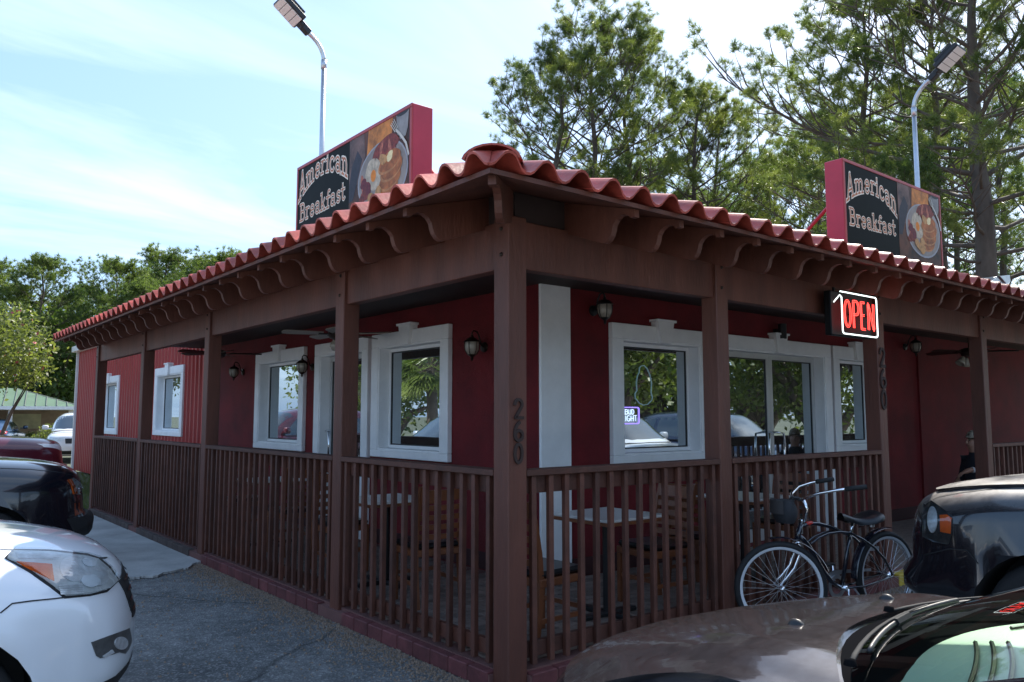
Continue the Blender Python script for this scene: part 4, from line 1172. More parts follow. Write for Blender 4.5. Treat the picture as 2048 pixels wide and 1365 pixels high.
# trees across the lot that the windows mirror
oak = broad_mesh(9, 11, 6.2, 4.6, 5.2, 260, 60, .30, .30, leafmat('oak_leaves', (.07, .11, .025), (.15, .17, .04), .35, .6, .45), 8)
for k, (x, y, s) in enumerate([(20, -15, 1.0), (27, -18, 1.15), (14, -19, 1.05), (33, -13, 1.0), (38, -20, 1.2), (-15, 34, 1.0), (-19, 45, 1.2)]):
    make_tree('oak_tree', ['leafy oak across the lot, mirrored in the right windows', 'leafy oak past the left lot, mirrored in the left windows'][x < 0], 'tree',
              ['oaks mirrored in the right windows', 'oaks mirrored in the left windows'][x < 0], oak, (x, y, 0), k*1.2, s)
def palm_mesh(seed, H):
    g = np.random.default_rng(seed); rr = random.Random(seed); tr = MB()
    tr.tube([(0, 0, 0), (.05, 0, H*.5), (.12, .05, H)], [.2, .17, .15], 10)
    V = []
    for k in range(46):
        az = k*2.399; el = R(rr.uniform(-35, 75)); d = Vector((math.cos(az)*math.cos(el), math.sin(az)*math.cos(el), math.sin(el)))
        b0 = Vector((.12, .05, H)); p = b0+d*rr.uniform(.5, .9)
        tr.tube([b0, p], [.014, .010], 4, cap=False)
        side = d.cross(Vector((0, 0, 1))).normalized(); upv = side.cross(d)
        for j in range(19):
            a = R(-95+190*j/18); dd = (d*math.cos(a)+side*math.sin(a)); dd.z -= .25*abs(math.sin(a))+rr.uniform(0, .15)
            w_ = dd.cross(upv).normalized()*.035; l = rr.uniform(.7, .95)
            V += [tuple(p-w_*.3), tuple(p+dd*l*.5+w_), tuple(p+dd*l-Vector((0, 0, .08))), tuple(p+dd*l*.5-w_)]
    V = np.array(V)
    return tr.mesh('trunk', MAT['bark'], True), mesh_np('crown', V, np.arange(len(V), dtype=np.int32).reshape(-1, 4), leafmat('palm_fronds', (.09, .13, .03), (.17, .20, .05), .35, .8, .4))
pal = palm_mesh(4, 3.2)
for k, (x, y, s) in enumerate([(-8.5, 19.5, 1.0), (-11.5, 24, 1.15), (-7.5, 25.5, .9), (-12.5, 29.5, 1.1), (-14, 19, 1.0)]):
    make_tree('palm_tree', 'fan palm past the left lot, mirrored in the left windows', 'tree', 'palms mirrored in the left windows', pal, (x, y, 0), k*1.1, s)

# grass on the verge
g = np.random.default_rng(2); n = 5000
Pg = np.stack([g.uniform(-.02, 1.75, n), 11.15+g.beta(1, 2, n)*12, np.full(n, .02)], 1)
Dg = unit(np.stack([g.normal(0, .35, n), g.normal(0, .35, n), np.ones(n)], 1)); Sg = unit(np.cross(Dg, g.normal(size=(n, 3))))*.006
Lg = g.uniform(.05, .13, (n, 1))
Vg = np.stack([Pg-Sg, Pg+Sg, Pg+Dg*Lg], 1).reshape(-1, 3)
tag(link('grass', mesh_np('grass', Vg, np.arange(n*3, dtype=np.int32).reshape(-1, 3), MAT['grass'])), 'short grass along the foot of the red metal siding', 'grass', kind='stuff')
# gravel and leaf litter along the kerb
g = np.random.default_rng(12); n = 9000
a = g.uniform(.0, 5.4, n); off = -np.abs(g.gamma(1.3, .10, n))-.03
right = g.random(n) < .35
X = np.where(right, g.uniform(.1, 5, n), off); Y = np.where(right, off, a)
sp = g.random(n) < .12
X = np.where(sp, g.uniform(-2.4, 0, n), X); Y = np.where(sp, g.uniform(-1.5, 5.5, n), Y)
ok = ~((X > -.03) & (Y > -.03)); X, Y = X[ok], Y[ok]; n = len(X)
r_ = g.uniform(.004, .013, (n, 1, 1)); tet = np.array([[1, 0, -.5], [-.6, .9, -.5], [-.6, -.9, -.5], [0, 0, .8]])[None]
q = g.uniform(0, 6.28, n); c_, s_ = np.cos(q), np.sin(q)
T = np.repeat(tet, n, 0)*g.uniform(.6, 1.5, (n, 4, 3))*r_
T2 = T.copy(); T2[..., 0] = T[..., 0]*c_[:, None]-T[..., 1]*s_[:, None]; T2[..., 1] = T[..., 0]*s_[:, None]+T[..., 1]*c_[:, None]
V = (T2+np.stack([X, Y, np.full(n, .004)], 1)[:, None, :]).reshape(-1, 3)
F = (np.array([[0, 1, 3], [1, 2, 3], [2, 0, 3]])[None]+np.arange(n)[:, None, None]*4).reshape(-1, 3)
tag(link('gravel', mesh_np('gravel', V, F, MAT['grit'])), 'loose gravel and leaf litter along the brick kerb', 'gravel', kind='stuff')
# ---------------------------------------------------------------- vehicles
def pch(pts, x):
    xs = np.array([p[0] for p in pts], float); ys = np.array([p[1] for p in pts], float)
    h = np.diff(xs); d = np.diff(ys)/h
    m = np.zeros(len(xs)); m[0], m[-1] = d[0], d[-1]
    for i in range(1, len(xs)-1):
        m[i] = 0 if d[i-1]*d[i] <= 0 else 2*d[i-1]*d[i]/(d[i-1]+d[i])
    x = np.clip(x, xs[0], xs[-1]); i = np.clip(np.searchsorted(xs, x)-1, 0, len(xs)-2)
    t = (x-xs[i])/h[i]
    return (2*t**3-3*t**2+1)*ys[i]+(t**3-2*t**2+t)*h[i]*m[i]+(-2*t**3+3*t**2)*ys[i+1]+(t**3-t**2)*h[i]*m[i+1]
def sm(t): t = np.clip(t, 0, 1); return t*t*(3-2*t)
def loft(sp):
    L = sp['L']
    S = np.concatenate([np.linspace(0, .16, 8)[:-1], np.linspace(.16, .7, 12)[:-1], np.linspace(.7, L-.4, 26)[:-1], np.linspace(L-.4, L, 9)])
    K = 12; rings = []
    for s in S:
        w, zt, zb, zw = (float(pch(sp[k], s)) for k in ('w', 'top', 'bot', 'zw'))
        nu = float(pch(sp['nu'], s)) if 'nu' in sp else 3.2
        ring = []
        for i in range(2*K+1):
            t = R(-90+180*i/(2*K)); n = 5.0 if t < 0 else nu
            y = w*abs(math.cos(t))**(2/n); c = abs(math.sin(t))**(2/n)
            z = zw-(zw-zb)*c if t < 0 else zw+(zt-zw)*c
            ring.append((y, z))
        full = ring+[(-y, z) for y, z in ring[-2:0:-1]]
        rings.append((s, full))
    V, F = [], []
    W = max(p[1] for p in sp['w']); pr, pe, fade = sp.get('round', (.30, 2.6, 1.1)); pt = sp.get('tail', .18)
    wheels = sp['wheels']; rw = sp['rw']; fl = sp.get('flare', .025)
    feat = sp.get('feat')
    def place(s, y, z):
        x = -s-pr*(abs(y)/W)**pe*(1-float(sm(s/fade)))+pt*(abs(y)/W)**3*float(sm((s-(L-.8))/.8))
        if z < sp.get('bz', 0) and s < .5: x += sp['bx']*(1-s/.5)*float(sm((sp['bz']-z)/.04))*float(sm((z-sp.get('bl', .2))/.12))
        for ws in wheels:
            r_ = math.hypot(x+ws, (z-rw)); g_ = math.exp(-((r_-(rw+.06))/.07)**2)
            if abs(y) > .55*W: y += math.copysign(fl*g_, y)
        if feat: x, y, z = feat(x, y, z, s)
        return (x, y, z)
    n = len(rings[0][1])
    for s, fu in rings: V += [place(s, y, z) for y, z in fu]
    for i in range(len(rings)-1):
        for j in range(n): F.append((i*n+j, i*n+(j+1) % n, (i+1)*n+(j+1) % n, (i+1)*n+j))
    def cap(i0, s, sgn):
        fu = rings[i0][1]; zc = sum(p[1] for p in fu)/n; prev = i0*n
        for q in (.82, .55, .25):
            b0 = len(V)
            for y, z in fu:
                p = place(s, y*q, zc+(z-zc)*q); V.append((p[0]+sgn*.03*(1-q*q), p[1], p[2]))
            for j in range(n): F.append((prev+j, prev+(j+1) % n, b0+(j+1) % n, b0+j) if sgn < 0 else (prev+(j+1) % n, prev+j, b0+j, b0+(j+1) % n))
            prev = b0
        V.append((place(s, 0, zc)[0]+sgn*.03, 0, zc)); c = len(V)-1
        for j in range(n): F.append((prev+j, prev+(j+1) % n, c) if sgn < 0 else (prev+(j+1) % n, prev+j, c))
    cap(0, 0.0, 1); cap(len(rings)-1, L, -1)
    return V, F
def finish(me):
    bm = bmesh.new(); bm.from_mesh(me); bmesh.ops.recalc_face_normals(bm, faces=bm.faces); bm.to_mesh(me); bm.free()
def bvh_of(V, F): return BVHTree.FromPolygons([Vector(v) for v in V], F)
class Car: pass
def fill2d(pts, target):
    bm = bmesh.new()
    vs = [bm.verts.new((a, b, 0)) for a, b in pts]
    bm.faces.new(vs); bmesh.ops.triangulate(bm, faces=bm.faces[:])
    for _ in range(6):
        e = [e for e in bm.edges if e.calc_length() > target]
        if not e: break
        bmesh.ops.subdivide_edges(bm, edges=e, cuts=1); bmesh.ops.triangulate(bm, faces=[f for f in bm.faces if len(f.verts) > 3])
    return bm
def chaikin(pts, k=1):
    for _ in range(k):
        out = []
        for (a, b), (c, d) in zip(pts, pts[1:]+pts[:1]): out += [(a*.75+c*.25, b*.75+d*.25), (a*.25+c*.75, b*.25+d*.75)]
        pts = out
    return pts
def cast_fn(car, mode):
    """mode 'px': point is a pixel of the photo; ('x'|'y'|'z', sign): the two other local coordinates"""
    if mode == 'px':
        inv = car.M.inverted(); o = inv @ Vector(CAM); r3 = inv.to_3x3()
        return lambda a, b: (o, (r3 @ Vector(ray(a, b))).normalized())
    ax, sg = mode
    def f(a, b):
        if ax == 'x': return Vector((sg*9, a, b)), Vector((-sg, 0, 0))
        if ax == 'y': return Vector((a, sg*9, b)), Vector((0, -sg, 0))
        return Vector((a, b, 9)), Vector((0, 0, -1))
    return f
def patch(car, name, pts, mode, mat, off=.004, parent=None, mirror=True, target=None, smooth=0, bvh=None, only_mirror=False, skirt=True):
    bvh = bvh or car.bvh; cf = cast_fn(car, mode)
    if smooth: pts = chaikin(list(pts), smooth)
    target = target or (14 if mode == 'px' else .05)
    bm = fill2d(pts, target); bad = []; nor = {}
    for v in bm.verts:
        o, d = cf(v.co.x, v.co.y); loc, nn, _, _ = bvh.ray_cast(o, d)
        if loc is None: bad.append(v); continue
        if nn.dot(d) > 0: nn = -nn
        v.co = loc+nn*off; nor[v] = nn
    if bad: bmesh.ops.delete(bm, geom=bad, context='VERTS')
    if not bm.faces: bm.free(); return None
    if skirt:
        be = [e for e in bm.edges if e.is_boundary]
        src = {}
        ex = bmesh.ops.extrude_edge_only(bm, edges=be)
        for v in [g for g in ex['geom'] if isinstance(g, bmesh.types.BMVert)]:
            best = min((w for w in v.link_edges for w in [w.other_vert(v)] if w in nor), key=lambda w: (w.co-v.co).length, default=None)
            if best: v.co = v.co-nor[best]*(off+.006)
    bmesh.ops.recalc_face_normals(bm, faces=bm.faces)
    me = bpy.data.meshes.new(name); bm.to_mesh(me); bm.free()
    me.materials.append(mat)
    me.polygons.foreach_set('use_smooth', [True]*len(me.polygons))
    me.set_sharp_from_angle(angle=R(45))
    par = parent or car.root
    o = None if only_mirror else link(name, me, par)
    if mirror or only_mirror:
        m2 = me.copy()
        co = np.empty(len(m2.vertices)*3, np.float32); m2.vertices.foreach_get('co', co); co[1::3] *= -1; m2.vertices.foreach_set('co', co)
        m2.flip_normals(); m2.update(); o2 = link(name, m2, par); o = o or o2
    return o
def seam(car, name, pts, mode, mat, w=.006, off=.003, mirror=True, bvh=None, parent=None, step=None):
    bvh = bvh or car.bvh; cf = cast_fn(car, mode); P3 = []
    for a, b in dense(pts, step or (10 if mode == 'px' else .04)):
        o, d = cf(a, b); loc, nn, _, _ = bvh.ray_cast(o, d)
        if loc is None: continue
        if nn.dot(d) > 0: nn = -nn
        P3.append((loc+nn*off, nn))
    if len(P3) < 2: return
    mb = MB(); n = len(P3); v = []
    for i, (p, nn) in enumerate(P3):
        t = (P3[min(i+1, n-1)][0]-P3[max(i-1, 0)][0]).normalized(); s_ = t.cross(nn).normalized()*w/2
        v += [p-s_, p+s_]
    f = [(2*i, 2*i+1, 2*i+3, 2*i+2) for i in range(n-1)]
    mb.add(v, f)
    if mirror: part(name, MB().add([(x, -y, z) for x, y, z in v], [q[::-1] for q in f]), mat, parent or car.root)
    return part(name, mb, mat, parent or car.root)
def wheel(parent, loc, rw, wd, rimmat, side, spokes=7):
    Mx = Matrix.Translation(loc) @ Matrix.Rotation(-side*math.pi/2, 4, 'X')      # lathe axis -> outwards
    ri = rw*.66; h = wd/2
    ty = part('wheel', MB().lathe([(ri, -h*.8), (rw*.86, -h), (rw*.97, -h*.8), (rw, -h*.4), (rw, h*.4), (rw*.97, h*.8), (rw*.86, h), (ri, h*.8)], 30, Mx), MAT['rubber'], parent, 50)
    part('rim', MB().lathe([(ri+.004, h*.82), (ri-.015, h*.7), (ri-.03, h*.2), (ri-.03, -h*.6)], 30, Mx).lathe([(0, h*.62), (.06, h*.62), (.07, h*.4)], 16, Mx), rimmat, ty, 50)
    sb = MB()
    for k in range(spokes):
        a = 2*math.pi*k/spokes
        sb.box(.04, ri-.012, -.032, .032, h*.35, h*.58, c=.008)
        sb.v[-24:] = [tuple(Matrix.Rotation(a, 4, 'Z') @ Vector(p)) for p in sb.v[-24:]]
    part('spoke', sb.xf(Mx), rimmat, ty)
    part('brake_disc', MB().lathe([(0, 0), (ri*.7, 0), (ri*.7, -.01), (0, -.01)], 20, Mx), MAT['steel'], ty)
def green(sp):
    S = np.concatenate([np.linspace(sp['g0'], sp['g0']+1.0, 14)[:-1], np.linspace(sp['g0']+1.0, sp['g1'], 18)])
    zb = sp['gz']; V, F = [], []; K = 18; zm = max(p[1] for p in sp['roof'])
    for s in S:
        zr = max(float(pch(sp['roof'], s)), zb+.01); w = float(pch(sp['gw'], s))
        for i in range(K+1):
            t = R(180*i/K); n = 4.2
            y = w*math.copysign(abs(math.cos(t))**(2/n), math.cos(t)); c = abs(math.sin(t))**(2/n)
            z = zb-.03+(zr-zb+.03)*c
            y *= 1-.24*max(0, (z-zb)/(zm-zb))
            x = -s+(-.20*(abs(y)/.8)**2.4*(1-float(sm((s-sp['g0'])/1.2)))+.12*(abs(y)/.8)**2.4*float(sm((s-sp['g1']+.9)/.9)))
            V.append((x, y, z))
    n = K+1
    for i in range(len(S)-1):
        for j in range(K): F.append((i*n+j, i*n+j+1, (i+1)*n+j+1, (i+1)*n+j))
    return V, F
CLEAR = glass_clear('lamp_lens', (.93, .95, .95), .06)
CARGLASS = glass_mirror('car_glass', (.010, .013, .016), .10, (.9, .97, 1.0))
REFLECTOR = M('lamp_reflector', (.78, .80, .82), .28, .6, var=.25, vs=25)
LAMPGREY = M('lamp_bowl', (.62, .64, .64), .3, .15, var=.2, vs=14)
AMBER = M('amber_lens', (.72, .13, .02), .2, var=.12, vs=30)
REDL = M('red_lens', (.42, .015, .012), .15, var=.1)
GAP = M('panel_gap', (.010, .010, .011), .7, var=0)
TRIM = M('black_trim', (.018, .018, .019), .6, var=.15)
ALLOY = M('alloy_wheel', (.50, .51, .53), .3, .8, var=.05)
def paint(n, col, metal=.0, rough=.25, coat=1., dust=None): return M('paint_'+n, col, rough, metal, var=.0, coat=coat, spec=.5, dust=dust)
def start_car(name, label, cat, group, sp, loc, rz, pm, cut=True):
    c = Car(); c.root = thing(name, label, cat, loc, rz, group)
    c.M = Matrix.Translation(loc) @ Matrix.Rotation(rz, 4, 'Z'); c.sp = sp
    V, F = loft(sp); c.bvh = bvh_of(V, F)
    mb = MB(); mb.add(V, F); me = mb.mesh('body', [pm, TRIM], True); finish(me)
    c.body = link('body', me, c.root)
    if cut:
        W = max(p[1] for p in sp['w']); rw = sp['rw']
        cb = MB()
        for ws in sp['wheels']:
            for sd_ in (-1, 1):
                Mx = Matrix.Translation((-ws, sd_*(W-.12), rw)) @ Matrix.Rotation(math.pi/2, 4, 'X')
                v = []; n = 28; rr = rw+.055
                for zz in (-.24, .24):
                    v += [Mx @ Vector((rr*math.cos(2*math.pi*k/n), rr*math.sin(2*math.pi*k/n), zz)) for k in range(n)]
                cb.add(v, [tuple(range(n-1, -1, -1)), tuple(range(n, 2*n))]+[(k, (k+1) % n, (k+1) % n+n, k+n) for k in range(n)])
        cme = cb.mesh('cut', [TRIM]); finish(cme)
        co = bpy.data.objects.new('cut', cme); COL.objects.link(co); co.parent = c.root
        md = c.body.modifiers.new('b', 'BOOLEAN'); md.object = co; md.operation = 'DIFFERENCE'; md.solver = 'EXACT'
        try: md.material_mode = 'TRANSFER'
        except Exception: pass
        dg = bpy.context.evaluated_depsgraph_get(); ev = c.body.evaluated_get(dg)
        me2 = bpy.data.meshes.new_from_object(ev)
        c.body.modifiers.clear(); c.body.data = me2
        me2.polygons.foreach_set('use_smooth', [True]*len(me2.polygons)); me2.set_sharp_from_angle(angle=R(38))
        bpy.data.objects.remove(co)
    return c
def add_wheels(c, rimmat=ALLOY, spokes=7, wd=.21):
    W = max(p[1] for p in c.sp['w'])
    for ws in c.sp['wheels']:
        for s in (-1, 1): wheel(c.root, (-ws, s*(W-.125), c.sp['rw']), c.sp['rw'], wd, rimmat, s, spokes)
def cabin(c, pm, pillars=True):
    sp = c.sp; V, F = green(sp); mb = MB(); mb.add(V, F)
    c.gb = bvh_of(V, F); part('cabin', mb, pm, c.root, True)
    g0, g1, zb = sp['g0'], sp['g1'], sp['gz']; zm = max(p[1] for p in sp['roof'])
    ws0, ws1 = sp['screen']
    wi = .70*sp['gw'][1][1]/.8
    patch(c, 'windscreen', [(-ws0-.26, -wi), (-ws0-.10, -wi*.6), (-ws0-.06, 0), (-ws0-.10, wi*.6), (-ws0-.26, wi), (-ws1-.12, wi*.86), (-ws1, wi*.5), (-ws1+.02, 0), (-ws1, -wi*.5), (-ws1-.12, -wi*.86)], ('z', 1), CARGLASS, .003, mirror=False, bvh=c.gb, target=.12)
    for poly in sp['side']:
        patch(c, 'side_window', poly, ('y', 1), CARGLASS, .003, bvh=c.gb, target=.12)
    if 'rear' in sp: patch(c, 'rear_window', sp['rear'], ('x', -1), CARGLASS, .003, mirror=False, bvh=c.gb, target=.12)
    for s in (-1, 1):
        mx = sp['mirror']
        part('door_mirror', MB().box(mx-.06, mx+.06, s*1.02-.10, s*1.02+.10, zb+.03, zb+.19, c=.03).box(mx-.02, mx+.02, min(s*.8, s*.95), max(s*.8, s*.95), zb+.05, zb+.09), pm, c.root, 50)
SUV = dict(L=4.75, rw=.35, wheels=(.93, 3.75), flare=.03, round=(.30, 2.4, 1.0), w=[(0, .76), (.1, .86), (.4, .92), (1.2, .935), (4.1, .93), (4.65, .88), (4.75, .80)],
    top=[(0, .66), (.04, .80), (.12, .92), (.35, 1.0), (.9, 1.06), (1.4, 1.09), (4.3, 1.10), (4.68, 1.04), (4.75, .85)], bot=[(0, .36), (.1, .25), (.5, .22), (4.3, .24), (4.75, .38)],
    zw=[(0, .56), (.2, .62), (1, .72), (4.3, .76), (4.75, .62)], nu=[(0, 3.0), (1, 3.6), (4.75, 3.6)], g0=1.15, g1=4.72, gz=1.08, screen=(1.18, 1.95), mirror=-1.75,
    roof=[(1.15, 1.08), (1.5, 1.34), (1.95, 1.62), (2.6, 1.72), (3.9, 1.69), (4.35, 1.58), (4.6, 1.28), (4.72, 1.10)], gw=[(1.15, .74), (1.9, .85), (4.0, .86), (4.72, .80)],
    side=[[(-1.72, 1.12), (-2.62, 1.12), (-2.62, 1.58), (-2.15, 1.54)], [(-2.70, 1.12), (-3.55, 1.12), (-3.60, 1.57), (-2.70, 1.58)], [(-3.66, 1.14), (-4.30, 1.16), (-4.12, 1.50), (-3.68, 1.56)]],
    rear=[(-.62, 1.16), (.62, 1.16), (.55, 1.50), (-.55, 1.50)])
SEDAN = dict(L=4.6, rw=.32, wheels=(.90, 3.62), flare=.022, round=(.34, 2.3, 1.1), w=[(0, .72), (.1, .82), (.4, .87), (1.2, .89), (3.9, .89), (4.5, .84), (4.6, .76)],
    top=[(0, .55), (.04, .66), (.12, .74), (.4, .83), (1.0, .91), (1.4, .95), (3.6, .97), (3.9, 1.00), (4.5, .99), (4.6, .80)], bot=[(0, .30), (.1, .20), (.5, .17), (4.1, .2), (4.6, .35)],
    zw=[(0, .46), (.2, .52), (1, .60), (4.1, .66), (4.6, .58)], nu=[(0, 3.0), (1, 3.4), (4.6, 3.4)], g0=1.12, g1=4.0, gz=.94, screen=(1.16, 1.95), mirror=-1.68,
    roof=[(1.12, .95), (1.5, 1.18), (1.95, 1.37), (2.5, 1.44), (3.0, 1.42), (3.5, 1.25), (4.0, .99)], gw=[(1.12, .70), (1.9, .79), (3.2, .79), (4.0, .68)],
    side=[[(-1.75, .99), (-2.55, .99), (-2.55, 1.34), (-2.15, 1.31)], [(-2.62, .99), (-3.3, 1.0), (-3.35, 1.20), (-3.05, 1.33), (-2.62, 1.345)]])
def generic(name, label, cat, group, sp, loc, rz, pm, rear_lights=True, plate=True):
    c = start_car(name, label, cat, group, sp, loc, rz, pm)
    cabin(c, pm); add_wheels(c)
    L = sp['L']; zt = float(pch(sp['top'], .12)); W = max(p[1] for p in sp['w'])
    patch(c, 'headlight', [(.40*W/.9, zt-.17), (.62*W/.9, zt-.19), (.83*W/.9, zt-.10), (.80*W/.9, zt-.03), (.42*W/.9, zt-.08)], ('x', 1), LAMPGREY, .004)
    patch(c, 'grille', [(-.36, zt-.26), (.36, zt-.26), (.38, zt-.09), (-.38, zt-.09)], ('x', 1), TRIM, .004, mirror=False)
    patch(c, 'lower_intake', [(-.55, .30), (.55, .30), (.50, .42), (-.50, .42)], ('x', 1), TRIM, .004, mirror=False)
    patch(c, 'tail_light', [(.48, .78), (.80, .78), (.80, .98), (.50, .93)], ('x', -1), REDL, .004)
    for xx in (-1.62 if sp is SUV else -1.58, -2.66 if sp is SUV else -2.58, -3.6 if sp is SUV else -3.42): seam(c, 'door_gap', [(xx, .32), (xx-.02, sp['gz']-.02)], ('y', 1), GAP)
    return c

# --- white crossover, nose to the left railing -----------------------------------------
WHITE = paint('white', (.74, .76, .79), 0, .3)
CRO = dict(SUV)
CRO.update(top=[(0, .66), (.03, .78), (.08, .87), (.2, .955), (.45, 1.02), (.9, 1.075), (1.4, 1.11), (4.3, 1.12), (4.68, 1.04), (4.75, .85)], round=(.34, 2.3, 1.0), nu=[(0, 3.4), (.5, 3.0), (1, 3.4), (4.75, 3.6)],
           w=[(0, .80), (.1, .89), (.4, .945), (1.2, .955), (4.1, .95), (4.65, .90), (4.75, .80)])
c = start_car('parked_crossover', 'white crossover in the left foreground with its nose to the railing', 'car', None, CRO, (-1.80, 1.17, 0), 0.0, WHITE)
cabin(c, WHITE); add_wheels(c)
hl = [(14, 1118), (28, 1102), (100, 1104), (175, 1113), (196, 1119), (216, 1136), (235, 1160), (213, 1180), (180, 1189), (131, 1193), (105, 1172), (60, 1140)]
patch(c, 'headlight_gasket', [(8, 1117), (27, 1099), (100, 1100), (178, 1109), (200, 1116), (221, 1134), (239, 1161), (214, 1185), (180, 1193), (129, 1198), (102, 1177), (57, 1145)], 'px', GAP, .002)
hb = patch(c, 'headlight', hl, 'px', LAMPGREY, .004)
for nm, pts, mt, of in (('amber_reflector', [(32, 1126), (103, 1131), (107, 1164), (70, 1146)], AMBER, .008), ('reflector_bowl', ell(150, 1140, 32, 26, .2), REFLECTOR, .008), ('reflector_bowl', ell(192, 1152, 24, 22, .2), REFLECTOR, .009),
                        ('upper_strip', [(30, 1107), (120, 1110), (118, 1118), (36, 1120)], REFLECTOR, .008), ('reflector_lens', ell(178, 1165, 19, 12, .1), M('lamp_inner', (.72, .75, .78), .12, .2, var=.1), .013), ('reflector_lens', ell(176, 1128, 15, 9, .3), bpy.data.materials.get('lamp_inner') or LAMPGREY, .013)):
    patch(c, nm, pts, 'px', mt, of, parent=hb, target=8)
for k in range(5):
    seam(c, 'lamp_rib', [(115-2*k+k*3, 1174+k*4), (165, 1171+k*4.2)], 'px', REFLECTOR, .008, .009, parent=hb)
patch(c, 'headlight_lens', hl, 'px', CLEAR, .020, parent=hb)
fg = patch(c, 'fog_light_recess', [(182, 1285), (258, 1257), (263, 1282), (257, 1298), (250, 1308), (238, 1305), (200, 1317), (192, 1312)], 'px', M('fog_bowl', (.10, .10, .10), .3, .3, var=.3, vs=30), .004)
patch(c, 'fog_lamp', ell(240, 1287, 13, 13), 'px', REFLECTOR, .008, parent=fg)
patch(c, 'fog_reflector', [(203, 1313), (222, 1300), (226, 1306), (208, 1316)], 'px', REFLECTOR, .008, parent=fg)
seam(c, 'hood_gap', [(0, 1100), (27, 1101), (110, 1102), (175, 1109), (197, 1117), (214, 1116)], 'px', GAP, .008)
seam(c, 'bumper_gap', [(0, 1227), (24, 1208), (60, 1203), (129, 1196)], 'px', GAP, .006)
patch(c, 'hood_edge', [(196, 1116), (214, 1115), (212, 1118), (200, 1119)], 'px', TRIM, .003, mirror=False)
patch(c, 'grille', [(-.50, .60), (.50, .60), (.58, .80), (.35, .84), (-.35, .84), (-.58, .80)], ('x', 1), TRIM, .005, mirror=False)
for k in range(4): seam(c, 'grille_bar', [(-.52, .64+.05*k), (.52, .64+.05*k)], ('x', 1), MAT['chrome'], .016, .012, mirror=False)
patch(c, 'badge', ell(0, .74, .09, .05), ('x', 1), MAT['chrome'], .022, mirror=False)
patch(c, 'lower_lip', [(-.80, .24), (.80, .24), (.82, .40), (-.82, .40)], ('x', 1), TRIM, .004, mirror=False)
patch(c, 'lower_lip', [(-.22, .22), (-.52, .22), (-.52, .34), (-.22, .39)], ('y', 1), TRIM, .004)

# --- black SUV behind it --------------------------------------------------------------
BLACK = paint('black', (.006, .007, .012), 0, .2)
BSU = dict(SUV)
BSU.update(top=[(0, .80), (.02, .93), (.06, 1.01), (.2, 1.085), (.5, 1.14), (1.0, 1.18), (1.4, 1.20), (4.3, 1.21), (4.68, 1.15), (4.75, .9)], round=(.22, 2.6, .8), nu=[(0, 4.2), (.5, 3.8), (4.75, 4)], gz=1.13, bz=.58, bx=.10, bl=.28,
           roof=[(1.15, 1.13), (1.5, 1.40), (1.95, 1.70), (2.6, 1.80), (3.9, 1.78), (4.35, 1.65), (4.6, 1.33), (4.72, 1.15)])
c = start_car('parked_suv', 'black glossy SUV nosed to the railing behind the white crossover', 'car', None, BSU, (-1.08, 6.35, 0), 0, BLACK)
cabin(c, BLACK); add_wheels(c)
h_ = patch(c, 'headlight', [(134, 961), (146, 959), (157, 966), (165, 985), (162, 990), (148, 989), (142, 972)], 'px', LAMPGREY, .004)
patch(c, 'amber_reflector', [(134, 961), (142, 959), (151, 975), (154, 988), (146, 989), (142, 972)], 'px', AMBER, .008, parent=h_)
patch(c, 'headlight_lens', [(134, 961), (146, 959), (157, 966), (165, 985), (162, 990), (148, 989), (142, 972)], 'px', CLEAR, .018, parent=h_)
patch(c, 'chrome_strip', [(147, 991), (168, 984), (169, 996), (149, 1004)], 'px', MAT['chrome'], .005)
patch(c, 'turn_signal', [(149, 1007), (168, 1004), (168, 1026), (150, 1032)], 'px', M('dull_amber', (.25, .05, .02), .2, var=.2), .005)
seam(c, 'hood_gap', [(0, 937), (60, 939), (115, 945), (150, 953)], 'px', GAP, .008)
patch(c, 'grille', [(-.45, .70), (.45, .70), (.47, .92), (-.47, .92)], ('x', 1), TRIM, .005, mirror=False)
patch(c, 'bumper', [(-.85, .32), (.85, .32), (.85, .56), (-.85, .56)], ('x', 1), TRIM, .012, mirror=False)

# --- cars farther along the left row ------------------------------------------------------
generic('parked_car', 'silver-blue car mostly hidden behind the black SUV', 'car', None, SUV, (-1.0, 10.4, 0), 0, paint('silver', (.45, .52, .62), .4))
MAR = dict(BSU)
c = generic('parked_car', 'dark red car with orange headlight parked at the far end of the walk', 'car', None, MAR, (.40, 16.2, 0), 0, paint('maroon', (.085, .008, .018), .2))
generic('parked_suv', 'white SUV parked beyond the corner of the red metal siding', 'car', None, SUV, at(158, 31), -1.75, paint('white2', (.75, .75, .75)))
generic('parked_car', 'small blue car under the green-roofed pavilion', 'car', None, SEDAN, at(20, 47), 1.25, paint('blue', (.04, .09, .18), .3))
# cars farther along the right row: seen in the window reflections
generic('parked_suv', 'white SUV along the right row, mirrored in the entrance glass', 'car', None, SUV, (9.0, -1.75, 0), math.pi/2, WHITE)
generic('parked_suv', 'navy SUV along the right row, mirrored in the entrance glass', 'car', None, SUV, (12.6, -1.65, 0), math.pi/2, paint('navy', (.012, .022, .06), .3))
generic('parked_car', 'grey sedan across the left lot, mirrored in the left windows', 'car', None, SEDAN, (-9.5, 14.5, 0), math.pi, paint('grey', (.25, .28, .3), .5))

